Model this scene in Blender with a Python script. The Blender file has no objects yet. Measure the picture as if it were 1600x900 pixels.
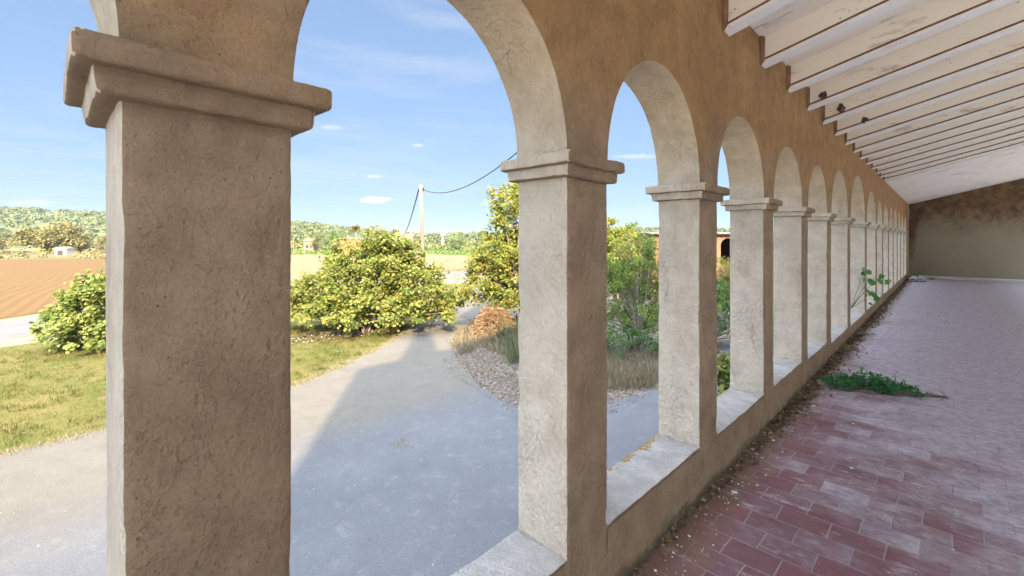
import bpy, math, random
import numpy as np
from mathutils import Vector, noise as mn
R = math.radians
random.seed(7)
rng = np.random.default_rng(11)
sc = bpy.context.scene
col = sc.collection

# ------------------------------------------------------------------ camera, world, sun, exposure
A = 1.1                     # metres from the lens to the inner face of the arcade
EYE = 5.0                   # lens height over the yard
TH = R(43.6)
CS, SN = math.cos(TH), math.sin(TH)
F = 708.0
HZ = 375.0
cam = bpy.data.cameras.new('camera'); camo = bpy.data.objects.new('camera', cam); col.objects.link(camo)
cam.sensor_width = 36; cam.lens = F / 1600 * 36; cam.shift_y = -(450 - HZ) / 1600
cam.clip_start = 0.05; cam.clip_end = 6000
camo.location = (0, 0, EYE); camo.rotation_euler = (R(90), 0, TH)
sc.camera = camo

SUN_DIR = Vector((0.795, -0.607, 0.64)).normalized()      # towards the sun
elev = math.asin(SUN_DIR.z)
world = bpy.data.worlds.new('World'); sc.world = world; world.use_nodes = True
wt = world.node_tree; wn = wt.nodes; wl = wt.links
for n in list(wn): wn.remove(n)
wo = wn.new('ShaderNodeOutputWorld'); bg = wn.new('ShaderNodeBackground')
sky = wn.new('ShaderNodeTexSky'); sky.sky_type = 'NISHITA'; sky.sun_disc = False
sky.sun_elevation = elev; sky.sun_rotation = math.atan2(SUN_DIR.x, SUN_DIR.y)
sky.altitude = 900; sky.air_density = 1.0; sky.dust_density = 0.2; sky.ozone_density = 2.0
bg.inputs['Strength'].default_value = 0.15
FILL_DECK = (10.4, 11.6, 14.0)  # radiance of the added fill cloud
tc = wn.new('ShaderNodeTexCoord')
mp = wn.new('ShaderNodeMapping'); mp.inputs['Scale'].default_value = (1.2, 1.2, 9.0); mp.inputs['Rotation'].default_value = (0.10, 0.05, 0.7)
cn = wn.new('ShaderNodeTexNoise'); cn.inputs['Scale'].default_value = 1.9; cn.inputs['Detail'].default_value = 9; cn.inputs['Roughness'].default_value = 0.62
cr = wn.new('ShaderNodeValToRGB'); cr.color_ramp.elements[0].position = 0.50; cr.color_ramp.elements[1].position = 0.80
cr.color_ramp.elements[1].color = (0.46, 0.46, 0.46, 1)
mx = wn.new('ShaderNodeMixRGB'); mx.inputs[2].default_value = (1.45, 1.57, 1.7, 1)
wl.new(tc.outputs['Generated'], mp.inputs['Vector']); wl.new(mp.outputs[0], cn.inputs['Vector'])
wl.new(cn.outputs['Fac'], cr.inputs['Fac']); wl.new(cr.outputs['Color'], mx.inputs['Fac'])
gm = wn.new('ShaderNodeGamma'); gm.inputs[1].default_value = 0.36; wl.new(sky.outputs[0], gm.inputs[0])
sm = wn.new('ShaderNodeMixRGB'); sm.blend_type = 'MULTIPLY'; sm.inputs[0].default_value = 1; sm.inputs[2].default_value = (0.52, 0.665, 0.885, 1)
wl.new(gm.outputs[0], sm.inputs[1]); wl.new(sm.outputs[0], mx.inputs[1])
# bright cloud overhead and sunward, added unseen as fill light; clear blue low on the shaded side
def wm(op, a, b=0.0, clamp=False):
    n = wn.new('ShaderNodeMath'); n.operation = op; n.use_clamp = clamp
    for i, x in enumerate((a, b)):
        if isinstance(x, (int, float)): n.inputs[i].default_value = x
        else: wl.new(x, n.inputs[i])
    return n.outputs[0]
def wsm(v, a, b):
    n = wn.new('ShaderNodeMapRange'); n.interpolation_type = 'SMOOTHSTEP'; wl.new(v, n.inputs[0]); n.inputs[1].default_value = a; n.inputs[2].default_value = b
    return n.outputs[0]
sx = wn.new('ShaderNodeSeparateXYZ'); wl.new(tc.outputs['Generated'], sx.inputs[0])
toward = wm('ADD', wm('MULTIPLY', sx.outputs[0], 0.795), wm('MULTIPLY', sx.outputs[1], -0.607))
fill_deck = wm('ADD', wm('ADD', sx.outputs[2], wm('MULTIPLY', toward, 0.45)), wm('MULTIPLY', wm('SUBTRACT', cn.outputs['Fac'], 0.5), 0.5))
def blob(px, py, w, h, seed):
    # a small far cloud standing in one direction of the sky
    vr = wn.new('ShaderNodeVectorMath'); vr.operation = 'DOT_PRODUCT'; wl.new(tc.outputs['Generated'], vr.inputs[0]); vr.inputs[1].default_value = (CS, SN, 0)
    vf = wn.new('ShaderNodeVectorMath'); vf.operation = 'DOT_PRODUCT'; wl.new(tc.outputs['Generated'], vf.inputs[0]); vf.inputs[1].default_value = (-SN, CS, 0)
    f_ = wm('MAXIMUM', vf.outputs['Value'], 0.05)
    a_ = wm('DIVIDE', wm('SUBTRACT', wm('DIVIDE', vr.outputs['Value'], f_), (px - 800) / F), w / F)
    b_ = wm('DIVIDE', wm('SUBTRACT', wm('DIVIDE', sx.outputs[2], f_), (HZ - py) / F), h / F)
    nn = wn.new('ShaderNodeTexNoise'); nn.inputs['Scale'].default_value = 26; nn.inputs['Detail'].default_value = 8; nn.inputs['Roughness'].default_value = .62
    nm = wn.new('ShaderNodeMapping'); nm.inputs['Location'].default_value = (seed, seed * 2.3, 0); nm.inputs['Scale'].default_value = (1, 1, 2.2)
    wl.new(tc.outputs['Generated'], nm.inputs['Vector']); wl.new(nm.outputs[0], nn.inputs['Vector'])
    q = wm('ADD', wm('MULTIPLY', a_, a_), wm('MULTIPLY', b_, b_))
    q = wm('ADD', q, wm('MULTIPLY', wm('SUBTRACT', nn.outputs['Fac'], .5), 3.6))
    return wsm(q, 1.15, 0.1), b_
cur = mx.outputs[0]
for px, py, w, h, seed, am in ((585, 313, 30, 7.5, 3.1, .9), (588, 276, 16, 4, 1.7, .7), (655, 227, 11, 4.5, 5.2, .45), (790, 318, 40, 9, 7.7, .35), (60, 318, 60, 8, 9.1, .3), (520, 200, 22, 5, 2.2, .3), (1000, 245, 40, 5, 4.4, .35)):
    fac, b_ = blob(px, py, w, h, seed)
    cc_ = wn.new('ShaderNodeMixRGB'); wl.new(wsm(b_, -1.0, .4), cc_.inputs[0]); cc_.inputs[1].default_value = (1.25, 1.36, 1.62, 1); cc_.inputs[2].default_value = (2.2, 2.22, 2.25, 1)
    mz = wn.new('ShaderNodeMixRGB'); wl.new(wm('MULTIPLY', fac, am), mz.inputs[0]); wl.new(cur, mz.inputs[1]); wl.new(cc_.outputs[0], mz.inputs[2]); cur = mz.outputs[0]
fill_deckf = wm('MULTIPLY', wsm(fill_deck, 0.58, 0.74), wsm(sx.outputs[2], 0.0, 0.06))
mx2 = wn.new('ShaderNodeMixRGB'); wl.new(fill_deckf, mx2.inputs[0]); wl.new(cur, mx2.inputs[1]); mx2.inputs[2].default_value = (*FILL_DECK, 1)
wl.new(mx2.outputs[0], bg.inputs['Color']); wl.new(bg.outputs[0], wo.inputs['Surface'])

sun = bpy.data.lights.new('sun', 'SUN'); suno = bpy.data.objects.new('sun', sun); col.objects.link(suno)
sun.energy = 3.9; sun.angle = R(0.6); sun.color = (1.0, 0.80, 0.53)
suno.rotation_euler = SUN_DIR.to_track_quat('Z', 'Y').to_euler(); suno.location = (30, -25, 40)

sc.view_settings.view_transform = 'Standard'; sc.view_settings.look = 'None'
sc.view_settings.gamma = 1.0; sc.view_settings.exposure = 1.97
sc.render.engine = 'CYCLES'
sc.cycles.use_denoising = True
sc.cycles.max_bounces = 10; sc.cycles.diffuse_bounces = 7; sc.cycles.transparent_max_bounces = 8
sc.cycles.sample_clamp_indirect = 6.0

# ------------------------------------------------------------------ helpers
def W(px, d, z=0.0):
    """world point seen at photo column px at depth d"""
    lat = (px - 800) / F * d
    return Vector((lat * CS - d * SN, lat * SN + d * CS, z))
def G(px, py, z=0.0):
    return W(px, F * (EYE - z) / (py - HZ), z)
def ZH(py, d):
    return EYE + (HZ - py) / F * d

def tag(o, label=None, cat=None, group=None, kind=None):
    if label: o['label'] = label
    if cat: o['category'] = cat
    if group: o['group'] = group
    if kind: o['kind'] = kind
    return o
def empty(name, loc=(0, 0, 0), rz=0.0):
    o = bpy.data.objects.new(name, None); col.objects.link(o)
    o.location = loc; o.rotation_euler = (0, 0, rz); o.empty_display_size = 0.2
    return o
def mesh_obj(name, verts, faces, mats, parent=None, mi=None, smooth=False):
    me = bpy.data.meshes.new(name)
    me.from_pydata([tuple(v) for v in verts], [], [tuple(f) for f in faces])
    if not isinstance(mats, (list, tuple)): mats = [mats]
    for m in mats: me.materials.append(m)
    if mi is not None: me.polygons.foreach_set('material_index', mi)
    if smooth: me.polygons.foreach_set('use_smooth', [True] * len(me.polygons))
    me.update()
    o = bpy.data.objects.new(name, me); col.objects.link(o)
    if parent:
        o.parent = parent
        # vertices are given in world space: undo the parent's placement
        inv = parent_matrix(parent).inverted()
        me.transform(inv)
    return o
def parent_matrix(p):
    from mathutils import Matrix, Euler
    m = Matrix.Identity(4)
    q = p
    while q is not None:
        m = Matrix.Translation(q.location) @ Euler(q.rotation_euler).to_matrix().to_4x4() @ m
        q = q.parent
    return m

class MB:
    def __init__(s): s.v = []; s.f = []; s.m = []
    def add(s, vs, fs, m=0):
        b = len(s.v); s.v += [tuple(v) for v in vs]
        for f in fs: s.f.append(tuple(i + b for i in f)); s.m.append(m)
    def box(s, lo, hi, m=0):
        x0, y0, z0 = lo; x1, y1, z1 = hi
        s.add([(x0,y0,z0),(x1,y0,z0),(x1,y1,z0),(x0,y1,z0),(x0,y0,z1),(x1,y0,z1),(x1,y1,z1),(x0,y1,z1)],
              [(0,3,2,1),(4,5,6,7),(0,1,5,4),(1,2,6,5),(2,3,7,6),(3,0,4,7)], m)
    def obox(s, c, ux, uy, uz, m=0):
        c = Vector(c); ux, uy, uz = Vector(ux), Vector(uy), Vector(uz)
        vs = [c + ux*i + uy*j + uz*k for k in (-1, 1) for i, j in ((-1,-1),(1,-1),(1,1),(-1,1))]
        s.add(vs, [(0,3,2,1),(4,5,6,7),(0,1,5,4),(1,2,6,5),(2,3,7,6),(3,0,4,7)], m)
    def tube(s, pts, rad, n=6, m=0, cap=True):
        pts = [Vector(p) for p in pts]; b = len(s.v)
        if not isinstance(rad, (list, tuple)): rad = [rad] * len(pts)
        for i, p in enumerate(pts):
            t = (pts[min(i + 1, len(pts) - 1)] - pts[max(i - 1, 0)]).normalized()
            u = t.orthogonal().normalized() if i == 0 else (u - t * u.dot(t)).normalized()
            w = t.cross(u)
            for k in range(n):
                a = 2 * math.pi * k / n
                s.v.append(tuple(p + (u * math.cos(a) + w * math.sin(a)) * rad[i]))
        for i in range(len(pts) - 1):
            for k in range(n):
                a0 = b + i * n + k; a1 = b + i * n + (k + 1) % n
                s.f.append((a0, a1, a1 + n, a0 + n)); s.m.append(m)
        if cap:
            s.f.append(tuple(b + k for k in range(n))[::-1]); s.m.append(m)
            s.f.append(tuple(b + (len(pts) - 1) * n + k for k in range(n))); s.m.append(m)
    def build(s, name, mats, parent=None, smooth=False):
        return mesh_obj(name, s.v, s.f, mats, parent, s.m, smooth)

def bevel(o, w, seg=2, ang=40):
    b = o.modifiers.new('Bevel', 'BEVEL'); b.width = w; b.segments = seg; b.limit_method = 'ANGLE'; b.angle_limit = R(ang)
    return o

# ------------------------------------------------------------------ materials
class NT:
    def __init__(s, name):
        s.mat = bpy.data.materials.new(name); s.mat.use_nodes = True
        s.t = s.mat.node_tree; s.n = s.t.nodes; s.l = s.t.links
        s.b = s.n['Principled BSDF']; s.out = s.n['Material Output']
        s.tc = s.n.new('ShaderNodeTexCoord')
        s.geo = s.n.new('ShaderNodeNewGeometry')
    def pos(s, scale=(1, 1, 1), rot=(0, 0, 0), loc=(0, 0, 0)):
        m = s.n.new('ShaderNodeMapping'); m.inputs['Scale'].default_value = scale; m.inputs['Rotation'].default_value = rot
        m.inputs['Location'].default_value = loc
        s.l.new(s.geo.outputs['Position'], m.inputs['Vector']); return m.outputs[0]
    def noise(s, vec, scale, detail=4, rough=0.55, out='Fac', dist=0.0):
        n = s.n.new('ShaderNodeTexNoise'); n.inputs['Scale'].default_value = scale; n.inputs['Detail'].default_value = detail
        n.inputs['Roughness'].default_value = rough; n.inputs['Distortion'].default_value = dist
        s.l.new(vec, n.inputs['Vector']); return n.outputs[out]
    def voro(s, vec, scale, feature='F1', out='Distance'):
        n = s.n.new('ShaderNodeTexVoronoi'); n.feature = feature; n.inputs['Scale'].default_value = scale
        s.l.new(vec, n.inputs['Vector']); return n.outputs[out]
    def ramp(s, fac, stops):
        r = s.n.new('ShaderNodeValToRGB'); e = r.color_ramp.elements
        while len(e) < len(stops): e.new(0.5)
        for i, (p, c) in enumerate(stops):
            e[i].position = p; e[i].color = (c, c, c, 1) if not isinstance(c, (tuple, list)) else (*c, 1)
        s.l.new(fac, r.inputs['Fac']); return r.outputs['Color']
    def mix(s, fac, a, b, mode='MIX'):
        m = s.n.new('ShaderNodeMixRGB'); m.blend_type = mode
        for i, x in ((0, fac), (1, a), (2, b)):
            if isinstance(x, (int, float)): m.inputs[i].default_value = x if i == 0 else (x, x, x, 1)
            elif isinstance(x, tuple): m.inputs[i].default_value = (*x, 1)
            else: s.l.new(x, m.inputs[i])
        return m.outputs[0]
    def math(s, op, a, b=0.0, c=None, clamp=False):
        m = s.n.new('ShaderNodeMath'); m.operation = op; m.use_clamp = clamp
        for i, x in enumerate((a, b) if c is None else (a, b, c)):
            if isinstance(x, (int, float)): m.inputs[i].default_value = x
            else: s.l.new(x, m.inputs[i])
        return m.outputs[0]
    def sep(s, vec=None):
        n = s.n.new('ShaderNodeSeparateXYZ'); s.l.new(vec if vec is not None else s.geo.outputs['Position'], n.inputs[0]); return n.outputs
    def mapr(s, v, a, b, c=0.0, d=1.0):
        n = s.n.new('ShaderNodeMapRange'); n.interpolation_type = 'SMOOTHSTEP'
        s.l.new(v, n.inputs[0])
        for i, x in enumerate((a, b, c, d)): n.inputs[i + 1].default_value = x
        return n.outputs[0]
    def color(s, c):
        if isinstance(c, tuple): s.b.inputs['Base Color'].default_value = (*c, 1)
        else: s.l.new(c, s.b.inputs['Base Color'])
    def rough(s, r):
        if isinstance(r, (int, float)): s.b.inputs['Roughness'].default_value = r
        else: s.l.new(r, s.b.inputs['Roughness'])
    def bump(s, h, strength=0.5, dist=0.01, prev=None):
        b = s.n.new('ShaderNodeBump'); b.inputs['Strength'].default_value = strength; b.inputs['Distance'].default_value = dist
        s.l.new(h, b.inputs['Height'])
        if prev is not None: s.l.new(prev, b.inputs['Normal'])
        return b.outputs[0]
    def normal(s, n): s.l.new(n, s.b.inputs['Normal'])
    def spec(s, v): s.b.inputs['Specular IOR Level'].default_value = v

def plaster(name, base, dark, light, bump=0.7, speck=0.5, rel=1.0, stain=(0.30, 0.22, 0.15), stain_amt=0.35, lichen=False, damp_warm_cast=False):
    m = NT(name)
    p = m.pos(); pv = m.pos((1.0, 1.0, 0.55))
    big = m.noise(p, 1.7, 5, 0.6); mid = m.noise(p, 7.0, 6, 0.65); fine = m.noise(p, 90, 4, 0.6)
    c = m.mix(m.ramp(big, [(0.35, 0.0), (0.68, 1.0)]), base, light)
    c = m.mix(m.math('MULTIPLY', m.ramp(mid, [(0.40, 0.0), (0.62, 1.0)]), 0.8), c, dark)
    st = m.noise(m.pos((1.3, 1.3, 0.5), loc=(4, 9, 2)), 2.6, 8, 0.72)
    if not damp_warm_cast and not lichen:
        zc = m.math('ADD', m.sep()[2], m.math('MULTIPLY', m.math('SUBTRACT', mid, 0.5), 0.7))
        c = m.mix(m.mapr(zc, 5.25, 5.85), c, m.mix(1.0, c, (0.98, 0.87, 0.70), 'MULTIPLY'))
    c = m.mix(m.math('MULTIPLY', m.ramp(st, [(0.52, 0.0), (0.72, 1.0)]), stain_amt), c, stain)
    sp2 = m.math('MULTIPLY', m.ramp(m.noise(m.pos(loc=(8, 1, 3)), 5.5, 8, 0.7), [(0.60, 0.0), (0.66, 1.0)]), 0.45)
    c = m.mix(sp2, c, light)
    c = m.mix(m.math('MULTIPLY', m.ramp(m.noise(p, 130, 4, 0.7), [(0.35, 1.0), (0.55, 0.0)]), 0.30), c, dark)
    if damp_warm_cast:
        dr = m.math('MULTIPLY', m.ramp(m.noise(m.pos((7, 7, 0.35)), 1.0, 5, 0.7), [(0.55, 0.0), (0.70, 1.0)]), m.mapr(m.sep()[2], 5.6, 6.5))
        c = m.mix(m.math('MULTIPLY', dr, 0.45), c, stain)
        c = m.mix(m.math('MULTIPLY', m.mapr(m.noise(m.pos((1.2, 1.2, 0.9), loc=(2, 5, 8)), 1.1, 9, 0.75), 0.56, 0.60), 0.30), c, light)
    # small pits
    pit = m.voro(p, 55.0)
    pitm = m.math('MULTIPLY', m.ramp(pit, [(0.06, 1.0), (0.14, 0.0)]), m.ramp(m.noise(p, 11, 3), [(0.50, 0.0), (0.62, 1.0)]))
    c = m.mix(m.math('MULTIPLY', pitm, speck), c, (0.10, 0.07, 0.05))
    # hair cracks
    cv = m.n.new('ShaderNodeMixRGB'); cv.inputs[0].default_value = 0.18
    m.l.new(m.pos((1, 1, 0.45)), cv.inputs[1]); m.l.new(m.noise(p, 4.0, 5, 0.7, out='Color'), cv.inputs[2])
    ck = m.voro(cv.outputs[0], 1.5, 'DISTANCE_TO_EDGE')
    ckm = m.math('MULTIPLY', m.ramp(ck, [(0.001, 1.0), (0.0035, 0.0)]), m.ramp(m.noise(p, 1.1, 2), [(0.54, 0.0), (0.60, 1.0)]))
    c = m.mix(m.math('MULTIPLY', ckm, 0.5), c, (0.20, 0.16, 0.12))
    if lichen:
        xyz = m.sep()
        edge = m.math('ADD', m.math('MULTIPLY', m.math('SUBTRACT', xyz[0], -1.30), -6.0), m.math('MULTIPLY', m.math('SUBTRACT', m.noise(p, 9, 8, 0.75), 0.5), 3.2))
        near = m.math('MULTIPLY', m.mapr(xyz[1], 1.5, 1.75), m.mapr(xyz[1], 4.8, 3.2))
        lm = m.math('MULTIPLY', m.ramp(edge, [(0.30, 0.0), (0.42, 1.0)]), near)
        lm = m.math('MULTIPLY', lm, m.ramp(m.noise(p, 60, 5, 0.7), [(0.40, 0.0), (0.5, 1.0)]))
        c = m.mix(lm, c, m.mix(m.noise(p, 40, 3), (0.50, 0.26, 0.05), (0.20, 0.16, 0.06)))
    if damp_warm_cast:
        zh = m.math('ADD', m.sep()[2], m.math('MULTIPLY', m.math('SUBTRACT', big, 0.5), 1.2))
        c = m.mix(m.mapr(zh, 5.25, 5.9), c, m.mix(1.0, c, (1.14, 0.93, 0.64), 'MULTIPLY'))  # orange cast of the light on the upper wall put into its colour
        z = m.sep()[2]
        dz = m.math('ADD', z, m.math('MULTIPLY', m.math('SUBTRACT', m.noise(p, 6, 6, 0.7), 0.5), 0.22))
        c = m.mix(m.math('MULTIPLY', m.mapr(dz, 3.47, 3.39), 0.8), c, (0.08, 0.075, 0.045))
    m.color(c); m.rough(0.93); m.spec(0.25)
    # trowel relief: soft lumps, ridges and grain
    lump = m.noise(m.pos((1.0, 1.0, 0.75)), 19 / rel, 6, 0.6, dist=0.2)
    vs_ = m.n.new('ShaderNodeTexVoronoi'); vs_.feature = 'SMOOTH_F1'; vs_.inputs['Scale'].default_value = 70 / rel; vs_.inputs['Smoothness'].default_value = 0.8
    wv = m.n.new('ShaderNodeMixRGB'); wv.inputs[0].default_value = 0.045; m.l.new(pv, wv.inputs[1]); m.l.new(m.noise(p, 9, 4, 0.6, out='Color'), wv.inputs[2])
    m.l.new(wv.outputs[0], vs_.inputs['Vector'])
    patch = m.ramp(m.noise(p, 2.4, 4, 0.6), [(0.38, 0.15), (0.62, 1.0)])
    n1 = m.bump(lump, bump, 0.026)
    n2 = m.bump(m.math('MULTIPLY', vs_.outputs['Distance'], patch), bump, 0.019, n1)
    n2 = m.bump(m.noise(p, 85, 6, 0.75), bump, 0.012, n2)
    n3 = m.bump(m.noise(p, 220, 3, 0.6), bump * 0.6, 0.0025, n2)
    n4 = m.bump(m.math('SUBTRACT', 1.0, m.math('ADD', pitm, ckm)), 0.9, 0.006, n3)
    m.normal(n4)
    return m.mat

M = {}
M['cream'] = plaster('cream_plaster', (0.735, 0.645, 0.515), (0.63, 0.545, 0.43), (0.80, 0.715, 0.58), 0.85, 0.55, stain=(0.34, 0.25, 0.155), stain_amt=0.5)
M['sill'] = plaster('sill_plaster', (0.496, 0.472, 0.440), (0.360, 0.344, 0.320), (0.576, 0.552, 0.512), 0.6, 0.7, lichen=True, rel=0.8)
M['ochre'] = plaster('ochre_plaster', (0.345, 0.247, 0.155), (0.262, 0.183, 0.112), (0.405, 0.298, 0.192), 1.0, 0.45, stain=(0.240, 0.128, 0.072), stain_amt=0.35, damp_warm_cast=True)
M['outer'] = plaster('outer_plaster', (0.55, 0.48, 0.38), (0.45, 0.38, 0.30), (0.62, 0.55, 0.44))

def simple(name, c1, c2, scale=3.0, rough=0.85, bump=0.0, bscale=30, bdist=0.01, detail=6, stretch=(1, 1, 1), lo=0.35, hi=0.65):
    m = NT(name); p = m.pos(stretch)
    m.color(m.mix(m.ramp(m.noise(p, scale, detail, 0.62), [(lo, 0.0), (hi, 1.0)]), c1, c2)); m.rough(rough); m.spec(0.3)
    if bump: m.normal(m.bump(m.noise(p, bscale, 4, 0.6), bump, bdist))
    return m.mat

def end_wall_mat():
    m = NT('end_wall_plaster'); p = m.pos(); z = m.sep()[2]; x = m.sep()[0]
    zz = m.math('ADD', z, m.math('MULTIPLY', m.math('SUBTRACT', m.noise(p, 1.6, 10, 0.78), 0.5), 1.9))
    zz = m.math('ADD', zz, m.math('MULTIPLY', m.mapr(x, -0.7, -1.05), 1.4))  # brown comes down lower towards the arcade corner
    grey = m.mix(m.noise(p, 2.2, 6, 0.65), (0.26, 0.225, 0.155), (0.34, 0.30, 0.215))
    orange = m.mix(m.ramp(m.noise(p, 3.2, 7, 0.7), [(0.35, 0.0), (0.65, 1.0)]), (0.21, 0.13, 0.06), (0.09, 0.05, 0.03))
    m.color(m.mix(m.mapr(zz, 4.9, 6.5), grey, orange)); m.rough(0.95)
    m.normal(m.bump(m.noise(p, 14, 6, 0.6), 0.5, 0.02))
    return m.mat
M['end'] = end_wall_mat()

def floor_mat():
    m = NT('terracotta_tiles')
    wob = m.n.new('ShaderNodeMixRGB'); wob.inputs[0].default_value = 0.022
    m.l.new(m.pos(rot=(0, 0, R(0.8))), wob.inputs[1]); m.l.new(m.noise(m.pos(), 2.3, 3, 0.5, out='Color'), wob.inputs[2])
    br = m.n.new('ShaderNodeTexBrick'); br.offset = 0.5; br.squash = 1.0
    m.l.new(wob.outputs[0], br.inputs['Vector'])
    br.inputs['Scale'].default_value = 1.0; br.inputs['Brick Width'].default_value = 0.240; br.inputs['Row Height'].default_value = 0.170
    br.inputs['Mortar Size'].default_value = 0.0045; br.inputs['Mortar Smooth'].default_value = 0.5; br.inputs['Bias'].default_value = 0.0
    br.inputs['Color1'].default_value = (0.135, 0.030, 0.045, 1); br.inputs['Color2'].default_value = (0.085, 0.028, 0.038, 1)
    br.inputs['Mortar'].default_value = (0.30, 0.25, 0.22, 1)
    p = m.pos(); xyz = m.sep()
    c = m.mix(m.math('MULTIPLY', m.noise(p, 11, 6, 0.7), 0.55), br.outputs['Color'], (0.20, 0.085, 0.075))
    # grey foot-worn dust, thicker towards the middle of the gallery and far off
    dd = m.math('ADD', m.math('MULTIPLY', xyz[0], 0.42), m.math('MULTIPLY', xyz[1], 0.16))
    dd = m.math('ADD', dd, m.math('MULTIPLY', m.math('SUBTRACT', m.noise(p, 2.1, 7, 0.68), 0.5), 1.35))
    b2 = m.n.new('ShaderNodeTexBrick'); b2.offset = 0.5; m.l.new(wob.outputs[0], b2.inputs['Vector'])
    b2.inputs['Scale'].default_value = 1.0; b2.inputs['Brick Width'].default_value = 0.240; b2.inputs['Row Height'].default_value = 0.170; b2.inputs['Mortar Size'].default_value = 0.0
    b2.inputs['Color1'].default_value = (0, 0, 0, 1); b2.inputs['Color2'].default_value = (1, 1, 1, 1)
    dd = m.math('ADD', dd, m.math('MULTIPLY', m.math('SUBTRACT', b2.outputs['Color'], 0.5), 0.38))
    dust = m.mapr(dd, 0.16, 1.0, 0.08, 0.90)
    fd = m.ramp(m.noise(m.pos((1, 1.6, 1)), 15, 9, 0.8), [(0.34, 0.35), (0.60, 1.0)])
    dustc = m.mix(m.noise(p, 5, 5, 0.6), (0.47, 0.445, 0.515), (0.61, 0.59, 0.655))
    joint = br.outputs['Fac']
    # mortar joints read stronger in broken stretches
    c = m.mix(m.math('MULTIPLY', dust, fd), c, dustc)
    jm = m.math('MULTIPLY', joint, m.ramp(m.noise(p, 3.0, 4), [(0.42, 0.05), (0.66, 0.75)]))
    c = m.mix(jm, c, m.mix(m.noise(p, 1.6, 3), (0.34, 0.29, 0.29), (0.09, 0.06, 0.07)))
    # worn paint streaks across and pale efflorescence
    ef = m.math('MULTIPLY', m.ramp(m.noise(m.pos((1, 2.4, 1), loc=(3, 1, 0)), 5.5, 9, 0.75), [(0.56, 0.0), (0.66, 1.0)]), 0.6)
    c = m.mix(ef, c, (0.50, 0.45, 0.46))
    # brown earth along the foot of the wall
    ed = m.math('ADD', xyz[0], m.math('MULTIPLY', m.math('SUBTRACT', m.noise(p, 5, 7, 0.7), 0.5), 0.55))
    c = m.mix(m.math('MULTIPLY', m.mapr(ed, -0.78, -1.06), 0.75), c, m.mix(m.noise(p, 30, 4), (0.12, 0.075, 0.045), (0.20, 0.13, 0.08)))
    # white paint splashes
    sp = m.math('MULTIPLY', m.ramp(m.noise(m.pos((1, 1, 1), loc=(7.3, 2.2, 0)), 6.5, 8, 0.62), [(0.690, 0.0), (0.705, 1.0)]), m.mapr(xyz[1], 3.0, 2.0))
    c = m.mix(m.math('MULTIPLY', sp, 0.85), c, (0.62, 0.60, 0.58))
    m.color(c); m.rough(m.mapr(m.noise(p, 8, 5), 0.3, 0.7, 0.50, 0.72)); m.spec(0.5)
    n1 = m.bump(m.math('SUBTRACT', 1.0, joint), 0.75, 0.004)
    n2 = m.bump(b2.outputs['Color'], 0.6, 0.004, m.bump(m.noise(p, 3.0, 4), 0.5, 0.03, n1))
    n3 = m.bump(m.noise(p, 60, 5, 0.7), 0.35, 0.003, n2)
    m.normal(n3); return m.mat
M['tiles'] = floor_mat()

def whitewash(name, a, b, dirt, amt):
    m = NT(name); p = m.pos((0.35, 1, 1)); q = m.pos()
    c = m.mix(m.noise(p, 3, 6, 0.65), a, b)
    d1 = m.ramp(m.noise(m.pos((0.5, 2.6, 2.0), loc=(1, 2, 3)), 3.0, 9, 0.72), [(0.56, 0.0), (0.66, 1.0)])
    c = m.mix(m.math('MULTIPLY', d1, amt), c, dirt)
    sp = m.math('MULTIPLY', m.ramp(m.voro(q, 22), [(0.10, 1.0), (0.2, 0.0)]), m.ramp(m.noise(q, 2.2, 4), [(0.55, 0.0), (0.64, 1.0)]))
    c = m.mix(m.math('MULTIPLY', sp, amt), c, (0.07, 0.045, 0.03))
    m.color(c); m.rough(0.9); m.normal(m.bump(m.noise(q, 20, 5, 0.6), 0.35, 0.01)); return m.mat
M['ceiling'] = whitewash('whitewashed_boards', (0.76, 0.70, 0.63), (0.85, 0.80, 0.73), (0.16, 0.11, 0.08), 0.75)
M['beam'] = whitewash('whitewashed_beam', (0.78, 0.70, 0.58), (0.86, 0.80, 0.69), (0.36, 0.25, 0.17), 0.7)
M['soffit'] = whitewash('beam_soffit', (0.76, 0.74, 0.71), (0.82, 0.80, 0.78), (0.5, 0.42, 0.33), 0.35)
M['brown'] = simple('brown_strip', (0.15, 0.075, 0.042), (0.25, 0.135, 0.075), 9, 0.9)
M['roof_tile'] = simple('roof_clay', (0.38, 0.17, 0.09), (0.45, 0.25, 0.14), 5, 0.85, 0.5, 12, 0.02)

# ------------------------------------------------------------------ arcade
XI, XO = -A, -1.25 * A
PY = [-1.149, .097, 1.343, 2.589, 3.857, 5.15, 6.47, 8.08, 10.05, 11.8, 13.16, 14.7, 16.16, 17.65, 19.1, 20.7, 22.25]
PY = [y * A for y in PY]
PW = .28 * A
YS, YE = -1.16 * A, 23.9 * A
CAPT = EYE + .320 * A
TOPH = [.85, .85, .86, .842, .832, .822, .927, 1.049, .934, .851, .856, .862, .865, .86, .84, .84, .84]
SILL = [1.172] * 3 + [1.19, 1.19, 1.22, 1.27, 1.28, 1.27, 1.25, 1.25, 1.26, 1.26, 1.26, 1.26, 1.26, 1.26]
SILL = [EYE - s * A for s in SILL]
PAR = EYE - 1.32 * A
FLOOR = EYE - 1.468 * A
def wall_top(y): return EYE + (1.305 + .004 * max(y, 0) / A) * A + .21 * A
WT = EYE + 1.50 * A

def disp(v, amp=1.0):
    p = Vector(v)
    n = mn.noise_vector(p * 1.3) * 0.0035 + mn.noise_vector(p * 7.0) * 0.0016 + mn.noise_vector(p * 26.0) * 0.0013
    return p + n * amp

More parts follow.
